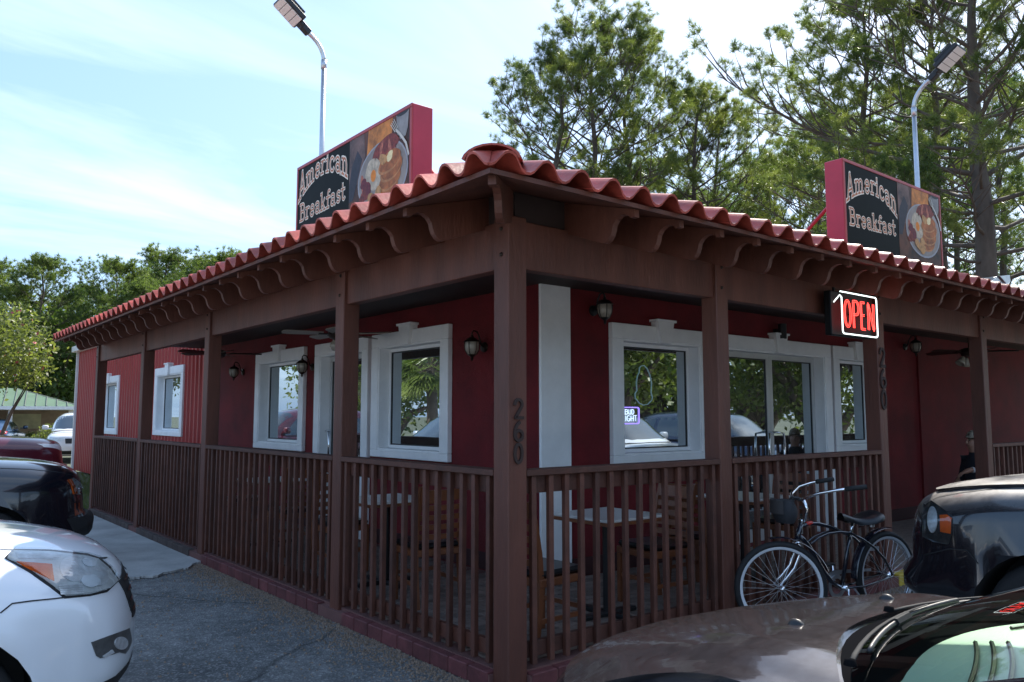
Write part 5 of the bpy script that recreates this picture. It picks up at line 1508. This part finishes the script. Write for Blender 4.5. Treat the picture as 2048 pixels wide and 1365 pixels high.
# --- black pickup by the entrance -----------------------------------------------------------
BLKD = paint('black_dusty', (.005, .006, .010), 0, .2, dust=((.30, .27, .25), .25, .75, 9., .75))
PIC = dict(L=5.3, rw=.38, wheels=(.98, 4.2), flare=.045, round=(.22, 2.8, .9), tail=.02, w=[(0, .84), (.08, .93), (.4, .975), (1.2, .98), (5.0, .97), (5.3, .95)],
    top=[(0, .86), (.02, .97), (.06, 1.04), (.2, 1.11), (.5, 1.17), (1.0, 1.22), (1.4, 1.25), (3.2, 1.26), (5.2, 1.26), (5.3, 1.15)], bot=[(0, .42), (.1, .34), (.6, .34), (4.8, .4), (5.3, .5)],
    zw=[(0, .66), (.2, .70), (1, .8), (5.3, .85)], nu=[(0, 5), (.5, 5), (5.3, 6)], bz=.66, bx=.07, bl=.36, g0=1.35, g1=3.4, gz=1.19, screen=(1.38, 2.1), mirror=-1.95,
    roof=[(1.35, 1.2), (1.7, 1.48), (2.1, 1.74), (2.6, 1.82), (3.15, 1.80), (3.33, 1.6), (3.4, 1.2)], gw=[(1.35, .76), (2.0, .86), (3.4, .86)],
    side=[[(-1.95, 1.25), (-2.65, 1.25), (-2.65, 1.68), (-2.3, 1.66)], [(-2.72, 1.25), (-3.22, 1.25), (-3.18, 1.68), (-2.72, 1.69)]])
c = start_car('pickup_truck', 'black pickup with dusty hood parked by the entrance at far right', 'pickup', None, PIC, (3.33, -1.04, 0), math.pi/2, BLKD)
cabin(c, BLKD); add_wheels(c)
hl = [(1851, 1010), (1862, 1003), (1880, 1014), (1898, 1026), (1905, 1040), (1904, 1070), (1897, 1089), (1870, 1084), (1848, 1073)]
h_ = patch(c, 'headlight', hl, 'px', M('smoked_lamp', (.06, .065, .07), .2, .4, var=.3, vs=20), .004)
patch(c, 'amber_reflector', [(1881, 1031), (1896, 1030), (1904, 1037), (1902, 1068), (1882, 1064)], 'px', AMBER, .008, parent=h_, target=8)
patch(c, 'bulb_reflector', ell(1866, 1040, 10, 26, 0), 'px', REFLECTOR, .008, parent=h_, target=8)
patch(c, 'headlight_lens', hl, 'px', CLEAR, .018, parent=h_)
seam(c, 'hood_gap', [(1866, 1000), (1880, 994), (1920, 986), (1980, 979), (2048, 974)], 'px', GAP, .010)
patch(c, 'hood', chaikin([(-.16, -.50), (-.30, -.76), (-1.36, -.84), (-1.42, 0), (-1.36, .84), (-.30, .76), (-.16, .50), (-.12, 0)], 2), ('z', 1), BLKD, .022, mirror=False, target=.10)
seam(c, 'bumper_gap', [(1850, 1110), (1900, 1098), (1935, 1101), (1957, 1128)], 'px', GAP, .007)
patch(c, 'grille', [(-.52, .72), (.52, .72), (.55, .98), (-.55, .98)], ('x', 1), TRIM, .006, mirror=False)

# --- dark hatchback in the right foreground --------------------------------------------------
DARK = paint('charcoal', (.016, .013, .014), .1, .14, dust=((.108, .098, .108), .08, .26, 26., .26))
NAVY = paint('charcoal_side', (.010, .011, .018), .2, .2)
def ffeat(x, y, z, s):
    # raised hood centre with a crease towards each fender
    if z > .7 and .05 < s < 1.5:
        z += -.022*float(sm((abs(y)-.50)/.10))*float(sm((s-.05)/.2))
    return x, y, z
FOR = dict(L=4.2, rw=.31, wheels=(.86, 3.4), flare=.02, round=(.46, 2.1, 1.2), w=[(0, .62), (.1, .71), (.4, .81), (1.2, .86), (3.6, .86), (4.2, .78)],
    top=[(0, .54), (.04, .62), (.1, .685), (.25, .765), (.55, .862), (.9, .938), (1.15, .974), (1.3, .966), (1.6, .955), (3.6, .96), (4.1, .93), (4.2, .75)], bot=[(0, .30), (.1, .20), (.5, .17), (3.8, .2), (4.2, .35)],
    zw=[(0, .48), (.2, .55), (1, .62), (3.8, .66), (4.2, .58)], nu=[(0, 3.0), (.6, 3.6), (1.2, 4.2), (4.2, 4)], feat=ffeat)
FX, FY = -.47, -1.27
c = start_car('parked_hatchback', 'dusty charcoal car in the right foreground, hood and windscreen only', 'car', None, FOR, (FX, FY, 0), math.pi/2-.02, NAVY)
add_wheels(c)
def hrear(y): return -1.17-.30*(abs(y)/.68)**2.2
hp = [(hrear(.70*k/10), .70*k/10) for k in range(-10, 11)]
front = [(-.10-.36*(abs(.66*k/8)/.66)**2.1, .66*k/8) for k in range(8, -9, -1)]
patch(c, 'hood', hp+front, ('z', 1), DARK, .016, mirror=False, target=.07)
for s in (-1, 1):
    patch(c, 'headlight', [(-.16, s*.50), (-.24, s*.56), (-.50, s*.72), (-.46, s*.78), (-.24, s*.70), (-.12, s*.58)], ('z', 1), REFLECTOR, .006, mirror=False)
patch(c, 'grille', [(-.35, .46), (.35, .46), (.40, .58), (-.40, .58)], ('x', 1), TRIM, .005, mirror=False)
cow = [(hrear(.72*k/10)-.012, .72*k/10) for k in range(-10, 11)]+[(-1.62-.30*(abs(.74*k/10)/.74)**2.2, .74*k/10) for k in range(10, -11, -1)]
patch(c, 'cowl', cow, ('z', 1), MAT['matte'], .004, mirror=False, target=.08)
for wy in (.27, -.27):
    part('washer_jet', MB().lathe([(0, .018), (.008, .016), (.014, .006), (.016, 0)], 10, Matrix.Translation((-1.06, wy, .978)) @ Matrix.Scale(1.8, 4, (1, 0, 0))), MAT['black'], c.root, True)
def scr(u, v, dz=0.):
    t = 2*u-1
    b0 = Vector((-1.225-.29*abs(t)**2, .73*t, .982-.025*t*t)); b1 = Vector((-2.28-.36*t*t, .58*t, 1.38-.09*t*t))
    p = b0.lerp(b1, v); p.z += .03*math.sin(math.pi*v)
    return p+Vector((0.5, 0, .86)).normalized()*dz
mb = MB(); mb.grid(lambda u, v: scr(u, v), 24, 10)
part('windscreen', mb, glass_clear('windscreen_glass', (.84, .97, .90), .02), c.root, True)
dashm = M('dash_vinyl', (.50, .56, .45), .6, var=.06)
def dash(u, v):
    t = 2*u-1; x0 = -1.30-.26*abs(t)**2.0
    return (x0-.03-.80*v, .68*t*(1-.1*v), .952+.035*math.sin(v*math.pi)+.09*v-.22*max(0, v-.85)/.15)
dsh = part('dashboard', MB().grid(dash, 24, 14), dashm, c.root, True)
for y0, y1 in ((.12, .52), (-.52, -.12)):
    for k in range(3):
        vb = MB()
        vb.tube([Vector(dash((y/.68+1)/2, .24+.05*k-.10*((y-(y0+y1)/2)/.2)**2*.4))+Vector((0, 0, .006)) for y in np.linspace(y0, y1, 12)], .006, 5)
        part('defroster_vent', vb, MAT['black'], dsh)
for k in range(7):
    part('speaker_slot', MB().tube([Vector(dash(.885+.002*k, .13+.022*k))+Vector((0, -.05, .005)), Vector(dash(.885+.002*k, .13+.022*k))+Vector((0, .045, .005))], .003, 4), MAT['black'], dsh)
for s, y0, y1, v1 in ((1, .56, .02, .10), (1, .03, -.52, .09)):
    arm = MB(); pts = []
    for k in range(9):
        t = k/8; yy = y0+(y1-y0)*t; u = (yy/.72+1)/2
        pts.append(scr(min(max(u, 0), 1), .0+v1*t*1.0+.01, .030-.012*t))
    arm.tube(pts, [.008-.004*k/8 for k in range(9)], 6, flat=.4)
    a_ = part('wiper_arm', arm, M('wiper_metal', (.025, .025, .026), .8, 0., spec=.2) if 'wiper_metal' not in bpy.data.materials else bpy.data.materials['wiper_metal'], c.root, True)
    part('pivot_cap', MB().lathe([(0, .016), (.013, .013), (.016, 0)], 12, Matrix.Translation(pts[0])), MAT['matte'], a_, True)
    bl = MB(); bp_ = []
    for k in range(15):
        t = k/14; yy = y0-.12+(y1-.14-y0+.12)*t; u = (yy/.72+1)/2
        bp_.append(scr(min(max(u, 0), 1), .045+v1*t*.75, .010))
    bl.tube(bp_, .007, 6); part('wiper_blade', bl, MAT['black'], a_, True)
    part('blade_clip', MB().tube([bp_[6], bp_[8]], .013, 6), bpy.data.materials['wiper_metal'], a_)
for s in (-1, 1):
    u = .5+.5*s
    part('screen_pillar', MB().tube([scr(u, 0)+Vector((.10, s*.03, -.03)), scr(u, .5)+Vector((0, s*.025, 0)), scr(u, 1)+Vector((0, s*.02, .01))], [.045, .040, .038], 8, flat=.8), NAVY, c.root, True)
rg = MB(); rg.grid(lambda u, v: (-2.28-.36*(2*u-1)**2*(1-v)-1.09*v, .58*(2*u-1)*(1-.06*v), 1.38-.09*(2*u-1)**2*(1-.5*v)+.06*math.sin(math.pi*v*.8)), 12, 10)
part('roof_panel', rg, NAVY, c.root, True)
for s in (-1, 1):
    sg = MB(); sg.grid(lambda u, v: (-1.72-1.9*u+(-.35+.1*u)*v*(1-u)+.25*u*v, s*(.80-.22*v), .95+(.42 if True else 0)*v), 10, 5)
    part('side_window', sg, glass_clear('door_glass', (.86, .94, .9), .06) if s < 0 else bpy.data.materials['door_glass'], c.root, True)
rgw = MB(); rgw.grid(lambda u, v: (-3.37-.55*v, .56*(2*u-1)*(1+.15*v), 1.37-.42*v), 8, 4)
part('rear_window', rgw, CARGLASS, c.root, True)
for s in (-1, 1):
    part('seat', MB().box(-2.75, -2.25, s*.36-.22, s*.36+.22, .45, .62, c=.05).box(-2.85, -2.70, s*.36-.2, s*.36+.2, .6, 1.15, c=.05), M('seat_cloth', (.10, .10, .10), .9) if 'seat_cloth' not in bpy.data.materials else bpy.data.materials['seat_cloth'], c.root)
    part('door_mirror', MB().box(-1.86, -1.74, min(s*.88, s*1.06), max(s*.88, s*1.06), .96, 1.09, c=.03), NAVY, c.root, 50)
# ---------------------------------------------------------------- bicycle
S = thing('bicycle', 'black beach cruiser bicycle with handlebar bag leaning at the railing', 'bicycle', (3.45, -.52, 0), R(167.8))
BK = M('bike_black', (.012, .013, .022), .15, var=0, coat=1.)
WW = M('whitewall', (.62, .63, .65), .6, var=.1)
def bw(x, steer=0.):
    Mx = Matrix.Translation((x, 0, .34)) @ Matrix.Rotation(steer, 4, 'Z') @ Matrix.Rotation(math.pi/2, 4, 'X')
    r = .34
    ty = part('wheel', MB().lathe([(r-.045+.024*math.cos(R(a))+.020, .024*math.sin(R(a))) for a in range(0, 361, 30)], 48, Mx), MAT['rubber'], S, True)
    for s in (-1, 1): part('whitewall', MB().lathe([(r-.040, s*.0235), (r-.058, s*.0185), (r-.062, s*.016), (r-.040, s*.0225)], 48, Mx), WW, ty, True)
    part('rim', MB().lathe([(r-.048, -.014), (r-.062, -.012), (r-.066, 0), (r-.062, .012), (r-.048, .014)], 48, Mx), MAT['chrome'], ty, True)
    sp_ = MB()
    for k in range(32):
        a = 2*math.pi*k/32; b_ = a+(.5 if k % 2 else -.5); s = 1 if k % 4 < 2 else -1
        sp_.tube([Mx @ Vector((.02*math.cos(b_), .02*math.sin(b_), s*.03)), Mx @ Vector(((r-.062)*math.cos(a), (r-.062)*math.sin(a), 0))], .0014, 3, cap=False)
    part('spoke', sp_, MAT['steel'], ty)
    part('hub', MB().lathe([(0, -.055), (.014, -.055), (.014, -.04), (.024, -.035), (.018, 0), (.024, .035), (.014, .04), (.014, .055), (0, .055)], 14, Mx), MAT['chrome'], ty, True)
    return ty
bw(0.0); bw(1.135, R(-30))
P3 = lambda pts, y=0.: [(a, y, b) for a, b in pts]
fr = MB()
fr.tube(P3([(.905, .80), (.965, .655)]), .021, 10)
fr.tube(P3([(.90, .775), (.83, .787), (.74, .782), (.62, .755), (.50, .712), (.405, .675)]), .015, 8)
fr.tube(P3([(.94, .71), (.88, .665), (.82, .60), (.76, .515), (.70, .43), (.62, .345), (.51, .285)]), .018, 8)
fr.tube(P3([(.38, .70), (.44, .52), (.50, .30)]), .015, 8)
for s in (-1, 1):
    fr.tube([(.84, s*.022, .64), (.76, s*.025, .68), (.66, s*.025, .705), (.54, s*.026, .71), (.42, s*.028, .695), (.30, s*.04, .64), (.19, s*.055, .57), (.09, s*.06, .48), (0, s*.06, .345)], .010, 8)
    fr.tube([(.50, s*.03, .285), (.32, s*.055, .285), (0, s*.06, .335)], .009, 8)
part('frame', fr, BK, S, True)
part('frame_decal', MB().tube(P3([(.86, .787), (.80, .791)]), .0165, 8), M('decal_red', (.5, .03, .02), .3, var=0), S, True)
Ms = Matrix.Translation((.96, 0, 0)) @ Matrix.Rotation(R(-30), 4, 'Z') @ Matrix.Translation((-.96, 0, 0))
fk = MB()
for s in (-1, 1): fk.tube([(.968, s*.035, .655), (.955, s*.055, .63), (.962, s*.06, .57), (1.0, s*.06, .48), (1.065, s*.06, .40), (1.135, s*.058, .335)], [.013, .015, .015, .013, .012, .010], 8)
fk.box(.945, .985, -.04, .04, .645, .668, c=.006)
part('fork', fk.xf(Ms), MAT['chrome'], S, True)
part('headset', MB().tube(P3([(.896, .82), (.905, .80)]), .026, 12).tube(P3([(.966, .655), (.972, .64)]), .026, 12), MAT['chrome'], S, True)
part('stem', MB().tube(P3([(.90, .81), (.875, .90), (.90, .97)]), .013, 8).xf(Ms), MAT['chrome'], S, True)
hb_ = MB(); hpts = []
for s in (-1, 1):
    q = [(.93, 0, .975), (.955, s*.08, .975), (.94, s*.17, 1.0), (.86, s*.25, 1.045), (.76, s*.30, 1.07), (.66, s*.325, 1.085)]
    hb_.tube(q, .011, 8); hpts.append(q)
hb_ = part('handlebar', hb_.xf(Ms), MAT['chrome'], S, True)
for s in (-1, 1): part('grip', MB().tube([(.70, s*.318, 1.08), (.56, s*.345, 1.10)], .018, 10).xf(Ms), MAT['rubber'], hb_, True)
bag = MB(); bag.grid(lambda u, v: (1.04+.085*math.cos(2*math.pi*u)*(.75+.3*math.sin(math.pi*min(1, v*1.1))), .12*math.sin(2*math.pi*u)*(.8+.2*math.sin(math.pi*v)), .805+.165*v), 20, 8)
bag.add([(1.04+.064*math.cos(2*math.pi*k/20), .096*math.sin(2*math.pi*k/20), .805) for k in range(20)], [tuple(range(20))]).add([(1.04+.085*math.cos(2*math.pi*k/20)*.85, .096*math.sin(2*math.pi*k/20), .97) for k in range(20)], [tuple(range(20))])
bg_ = part('handlebar_bag', bag.xf(Ms), M('bag_canvas', (.020, .021, .025), .8, var=.2, bump=.3), S, True)
part('bag_flap', MB().grid(lambda u, v: (1.05+.10*math.cos(R(-70+140*u))*.95, .125*math.sin(R(-70+140*u)), .975-.10*v+.01*math.sin(math.pi*v)), 12, 4).xf(Ms), M('bag_flap', (.05, .045, .045), .8), bg_, True)
part('bag_strap', MB().tube([(.93, .03, .985), (.98, .03, .99), (1.0, .03, .96)], .008, 6).tube([(.93, -.03, .985), (.98, -.03, .99), (1.0, -.03, .96)], .008, 6).xf(Ms), MAT['black'], bg_)
part('seat_post', MB().tube(P3([(.385, .68), (.355, .77)]), .013, 8), MAT['chrome'], S, True)
def sad(u, v):
    t = v; x = .49-.37*t; w = .035+.095*float(sm((t-.3)/.5))-.02*float(sm((t-.85)/.15)); a = math.pi*u
    zt = .838+.012*math.cos(t*6.28)-.02*math.sin(math.pi*t)
    return (x, w*math.cos(a), zt-.055*(1-math.sin(a)**.8)-.0)
sd_ = MB().grid(sad, 12, 12); sd_.add([(.49-.37*k/10, s*(.03+.08*float(sm((k/10-.3)/.5))), .785-.03*math.sin(math.pi*k/10)) for s in (-1, 1) for k in range(11)], [(k, k+1, k+12, k+11) for k in range(10)])
part('saddle', sd_, M('saddle_vinyl', (.012, .012, .014), .35, var=.1), S, True)
for s_ in (-.05, .05): part('saddle_spring', MB().tube([(.2, s_, .73+.005*k) for k in range(6)], .018, 8), MAT['steel'], S)
def fender(cx, a0, a1, Mx=None):
    mb = MB(); mb.grid(lambda u, v: (cx+(.362+.010*math.cos(R(-80+160*v)))*math.cos(R(a0+(a1-a0)*u)), .033*math.sin(R(-80+160*v)), .34+(.362+.010*math.cos(R(-80+160*v)))*math.sin(R(a0+(a1-a0)*u))), 18, 6)
    if Mx: mb.xf(Mx)
    return part('fender', mb, BK, S, True)
fender(0, 0, 100); fender(1.135, 78, 160, Matrix.Translation((1.135, 0, 0)) @ Matrix.Rotation(R(-30), 4, 'Z') @ Matrix.Translation((-1.135, 0, 0)))
cr_ = part('crank', MB().tube([(.505, -.05, .285), (.505, .05, .285)], .02, 12).tube([(.505, .06, .285), (.49, .07, .13)], .009, 6).tube([(.505, -.06, .285), (.52, -.07, .44)], .009, 6), MAT['chrome'], S, True)
part('pedal', MB().box(.44, .53, .075, .16, .115, .14, c=.006), MAT['black'], cr_); part('pedal', MB().box(.475, .565, -.16, -.075, .43, .455, c=.006), MAT['black'], cr_)
part('chainring', MB().lathe([(.06, -.004), (.088, -.004), (.088, .004), (.06, .004), (.06, -.004)], 26, Matrix.Translation((.505, -.045, .285)) @ Matrix.Rotation(math.pi/2, 4, 'X')), MAT['steel'], S)
part('chain_guard', MB().prism([(.62, .34), (.58, .385), (.52, .405), (.42, .40), (.10, .385), (.10, .365), (.42, .375), (.56, .345)], lambda a, z, d: (a, d, z), -.062, -.056), MAT['steel'], S)
part('kickstand', MB().tube([(.42, .04, .28), (.30, .20, .01)], .008, 6), MAT['steel'], S)
part('rear_reflector', MB().box(-.01, .09, -.07, -.062, .52, .55), WW, S)

# ---------------------------------------------------------------- seated person
S = thing('person', 'grey-haired person in dark shirt seated behind the entrance post, arm on chair', 'person', (8.25, .62, DECK-.08), R(150))
SKIN = M('skin', (.42, .22, .15), .5, var=.1); SHIRT = M('shirt_navy', (.014, .016, .024), .8, var=.2); PANTS = M('trousers', (.05, .05, .055), .85)
# local: faces +x
V_ = {'pel': (0, 0, .52), 'wst': (-.02, 0, .68), 'chs': (-.03, 0, .88), 'shd': (-.02, 0, 1.00), 'nk': (0, 0, 1.08), 'nk2': (.012, 0, 1.12), 'hd0': (.02, 0, 1.18), 'hd1': (.015, 0, 1.27),
      'sl': (-.02, .17, .985), 'el': (.12, .30, .87), 'wl': (.34, .34, .89), 'hl': (.42, .33, .86), 'sr': (-.02, -.17, .985), 'er': (.02, -.24, .74), 'wr': (.22, -.16, .62), 'hr': (.29, -.13, .60),
      'hpl': (.05, .10, .50), 'kl': (.45, .13, .50), 'al': (.44, .13, .09), 'tl': (.58, .14, .04), 'hpr': (.05, -.10, .50), 'kr': (.45, -.13, .50), 'ar': (.40, -.13, .09), 'tr': (.54, -.14, .04)}
E_ = [('pel', 'wst'), ('wst', 'chs'), ('chs', 'shd'), ('shd', 'nk'), ('nk', 'nk2'), ('nk2', 'hd0'), ('hd0', 'hd1'), ('shd', 'sl'), ('sl', 'el'), ('el', 'wl'), ('wl', 'hl'), ('shd', 'sr'), ('sr', 'er'), ('er', 'wr'), ('wr', 'hr'),
      ('pel', 'hpl'), ('hpl', 'kl'), ('kl', 'al'), ('al', 'tl'), ('pel', 'hpr'), ('hpr', 'kr'), ('kr', 'ar'), ('ar', 'tr')]
RAD = dict(pel=.15, wst=.145, chs=.15, shd=.10, nk=.058, nk2=.055, hd0=.082, hd1=.078, sl=.07, el=.047, wl=.03, hl=.034, sr=.07, er=.047, wr=.03, hr=.034, hpl=.10, kl=.065, al=.045, tl=.04, hpr=.10, kr=.065, ar=.045, tr=.04)
def skin_mesh(name, V_, E_, RAD, root, sub=2):
    ks = list(V_); me = bpy.data.meshes.new(name)
    me.from_pydata([V_[k] for k in ks], [(ks.index(a), ks.index(b)) for a, b in E_], [])
    o = bpy.data.objects.new(name, me); COL.objects.link(o)
    o.modifiers.new('s', 'SKIN'); sv = me.skin_vertices[0].data
    for i, k in enumerate(ks): sv[i].radius = (RAD[k], RAD[k]); sv[i].use_root = (k == root)
    m = o.modifiers.new('u', 'SUBSURF'); m.levels = m.render_levels = sub
    dg = bpy.context.evaluated_depsgraph_get(); me2 = bpy.data.meshes.new_from_object(o.evaluated_get(dg))
    bpy.data.objects.remove(o)
    me2.polygons.foreach_set('use_smooth', [True]*len(me2.polygons))
    return me2
# five fingers on each hand, rooted in the palm
for h_, ax, sd1 in (('hl', (.9, -.1, -.4), (.1, .95, .1)), ('hr', (.9, .2, -.1), (-.2, .9, .1))):
    a = Vector(ax).normalized(); s1 = Vector(sd1).normalized(); p = Vector(V_[h_])
    for k, (o_, l_) in enumerate(((-.027, .062), (-.009, .075), (.009, .07), (.026, .055))):
        b0 = p+a*.03+s1*o_; b1 = b0+a*l_*.55; b2 = b1+(a*.5+Vector((0, 0, -.86)))*l_*.5
        for q, (n_, v_) in enumerate((('a', b0), ('b', b1), ('c', b2))): V_[h_+str(k)+n_] = tuple(v_); RAD[h_+str(k)+n_] = .0095-.001*q
        E_ += [(h_, h_+str(k)+'a'), (h_+str(k)+'a', h_+str(k)+'b'), (h_+str(k)+'b', h_+str(k)+'c')]
    sgn = -1 if h_ == 'hl' else 1
    t0 = p+s1*sgn*.035-a*.005; t1 = t0+(a*.7+s1*sgn*.5).normalized()*.045
    V_[h_+'t'] = tuple(t0); V_[h_+'u'] = tuple(t1); RAD[h_+'t'] = .012; RAD[h_+'u'] = .010
    E_ += [(h_, h_+'t'), (h_+'t', h_+'u')]
me = skin_mesh('body', V_, E_, RAD, 'pel')
for m in (SKIN, SHIRT, PANTS): me.materials.append(m)
for p in me.polygons:
    cc = p.center
    arm = abs(cc.y) > .22 or (cc.x > .16 and cc.z > .55)
    sk = cc.z > 1.085 or (cc.z < .98 and cc.z > .56 and ((cc.y > .2 and cc.x > .06) or (cc.y < -.1 and cc.x > .08)))
    p.material_index = 0 if sk else (2 if cc.z < .56 else 1)
link('body', me, S)
hair = MB()
for k in range(1):
    hair.grid(lambda u, v: (.012-.012*math.sin(math.pi*v)+.094*math.cos(2*math.pi*u)*math.sin(R(6+ (74 if math.cos(2*math.pi*u) > .2 else 112)*v)), .085*math.sin(2*math.pi*u)*math.sin(R(6+(74 if math.cos(2*math.pi*u) > .2 else 112)*v)), 1.262+.105*math.cos(R(6+(74 if math.cos(2*math.pi*u) > .2 else 112)*v))), 24, 10)
_hr = random.Random(5); hair.v = [(a+_hr.uniform(-.009, .009), b+_hr.uniform(-.009, .009), c+_hr.uniform(-.009, .012)) for a, b, c in hair.v]
part('hair', hair, M('grey_hair', (.30, .25, .19), .9, var=.5, vs=60), S, True)
fc = MB().tube([(.088, 0, 1.255), (.108, 0, 1.225), (.112, 0, 1.212), (.095, 0, 1.202)], [.008, .012, .015, .010], 8)
for s in (-1, 1): fc.lathe([(0, -.022), (.012, -.018), (.016, 0), (.012, .018), (0, .022)], 8, Matrix.Translation((.012, s*.084, 1.23)))
part('face', fc, SKIN, S, True)
part('eye', MB().lathe([(0, -.008), (.009, 0), (0, .008)], 8, Matrix.Translation((.088, .03, 1.242))).lathe([(0, -.008), (.009, 0), (0, .008)], 8, Matrix.Translation((.088, -.03, 1.242))), MAT['black'], S, True)
part('mouth', MB().tube([(.088, -.022, 1.176), (.096, 0, 1.175), (.088, .022, 1.176)], .005, 6), M('lips', (.28, .10, .08), .5), S, True)
part('wrist_band', MB().lathe([(.036, -.012), (.038, 0), (.036, .012)], 16, Matrix.Translation((.315, .337, .887)) @ Matrix.Rotation(math.pi/2, 4, 'Y')), WW, S, True)
cchair = dup(ch0); cchair.location = (8.28, .60, DECK+.005); cchair.rotation_euler = (0, 0, R(135)); cchair['label'] = 'ladder-back chair under the seated person'

# ---------------------------------------------------------------- pavilion beyond the lot
pv = at(-30, 48); ang = YAW-math.pi/2+R(30)
S = thing('pavilion', 'open car pavilion with green metal hip roof at the far left', 'pavilion', pv, ang)
GRN = M('green_metal_roof', (.13, .20, .12), .4, .1, var=.2, vs=.8)
W2, D2, ze, zr_ = 3.7, 3.4, 2.05, 3.0
rf_ = MB(); a_, b_ = W2+.4, D2+.4
rf_.add([(-a_, -b_, ze), (a_, -b_, ze), (a_, b_, ze), (-a_, b_, ze), (-1.2, 0, zr_), (1.2, 0, zr_)], [(0, 1, 5, 4), (1, 2, 5), (2, 3, 4, 5), (3, 0, 4)])
rp = part('roof', rf_, GRN, S)
SEAM = M('seam_shadow', (.05, .075, .06), .5)
for k in range(-9, 10):
    x = k*.44; t = min(1, (a_-abs(x))/(a_-1.2))
    sm_ = MB(); sm_.tube([(x, -b_, ze+.02), (x if abs(x) <= 1.2 else x, -b_+b_*t, ze+(zr_-ze)*t+.02)], .03, 4)
    part('standing_seam', sm_, SEAM, rp)
    y = k*.42
    if abs(y) < b_: t = 1-abs(y)/b_; part('standing_seam', MB().tube([(a_, y, ze+.02), (a_-(a_-1.2)*t, y, ze+(zr_-ze)*t+.02)], .03, 4), SEAM, rp)
part('fascia', MB().box(-a_, a_, -b_-.03, -b_, ze-.16, ze).box(a_, a_+.03, -b_, b_, ze-.16, ze).box(-a_, a_, b_, b_+.03, ze-.16, ze), MAT['white'], S)
for x in (-W2, -1.2, 1.2, W2):
    for y in (-D2, D2): part('post', MB().box(x-.09, x+.09, y-.09, y+.09, 0, ze-.16), MAT['white'], S)
part('back_wall', MB().box(-W2, W2, D2-.3, D2-.15, 0, ze-.16), M('pavilion_wall', (.40, .30, .24), .8), S)
part('notice_board', MB().box(.8, 2.4, D2-.36, D2-.31, .9, 1.7), M('board', (.62, .60, .42), .7), S)
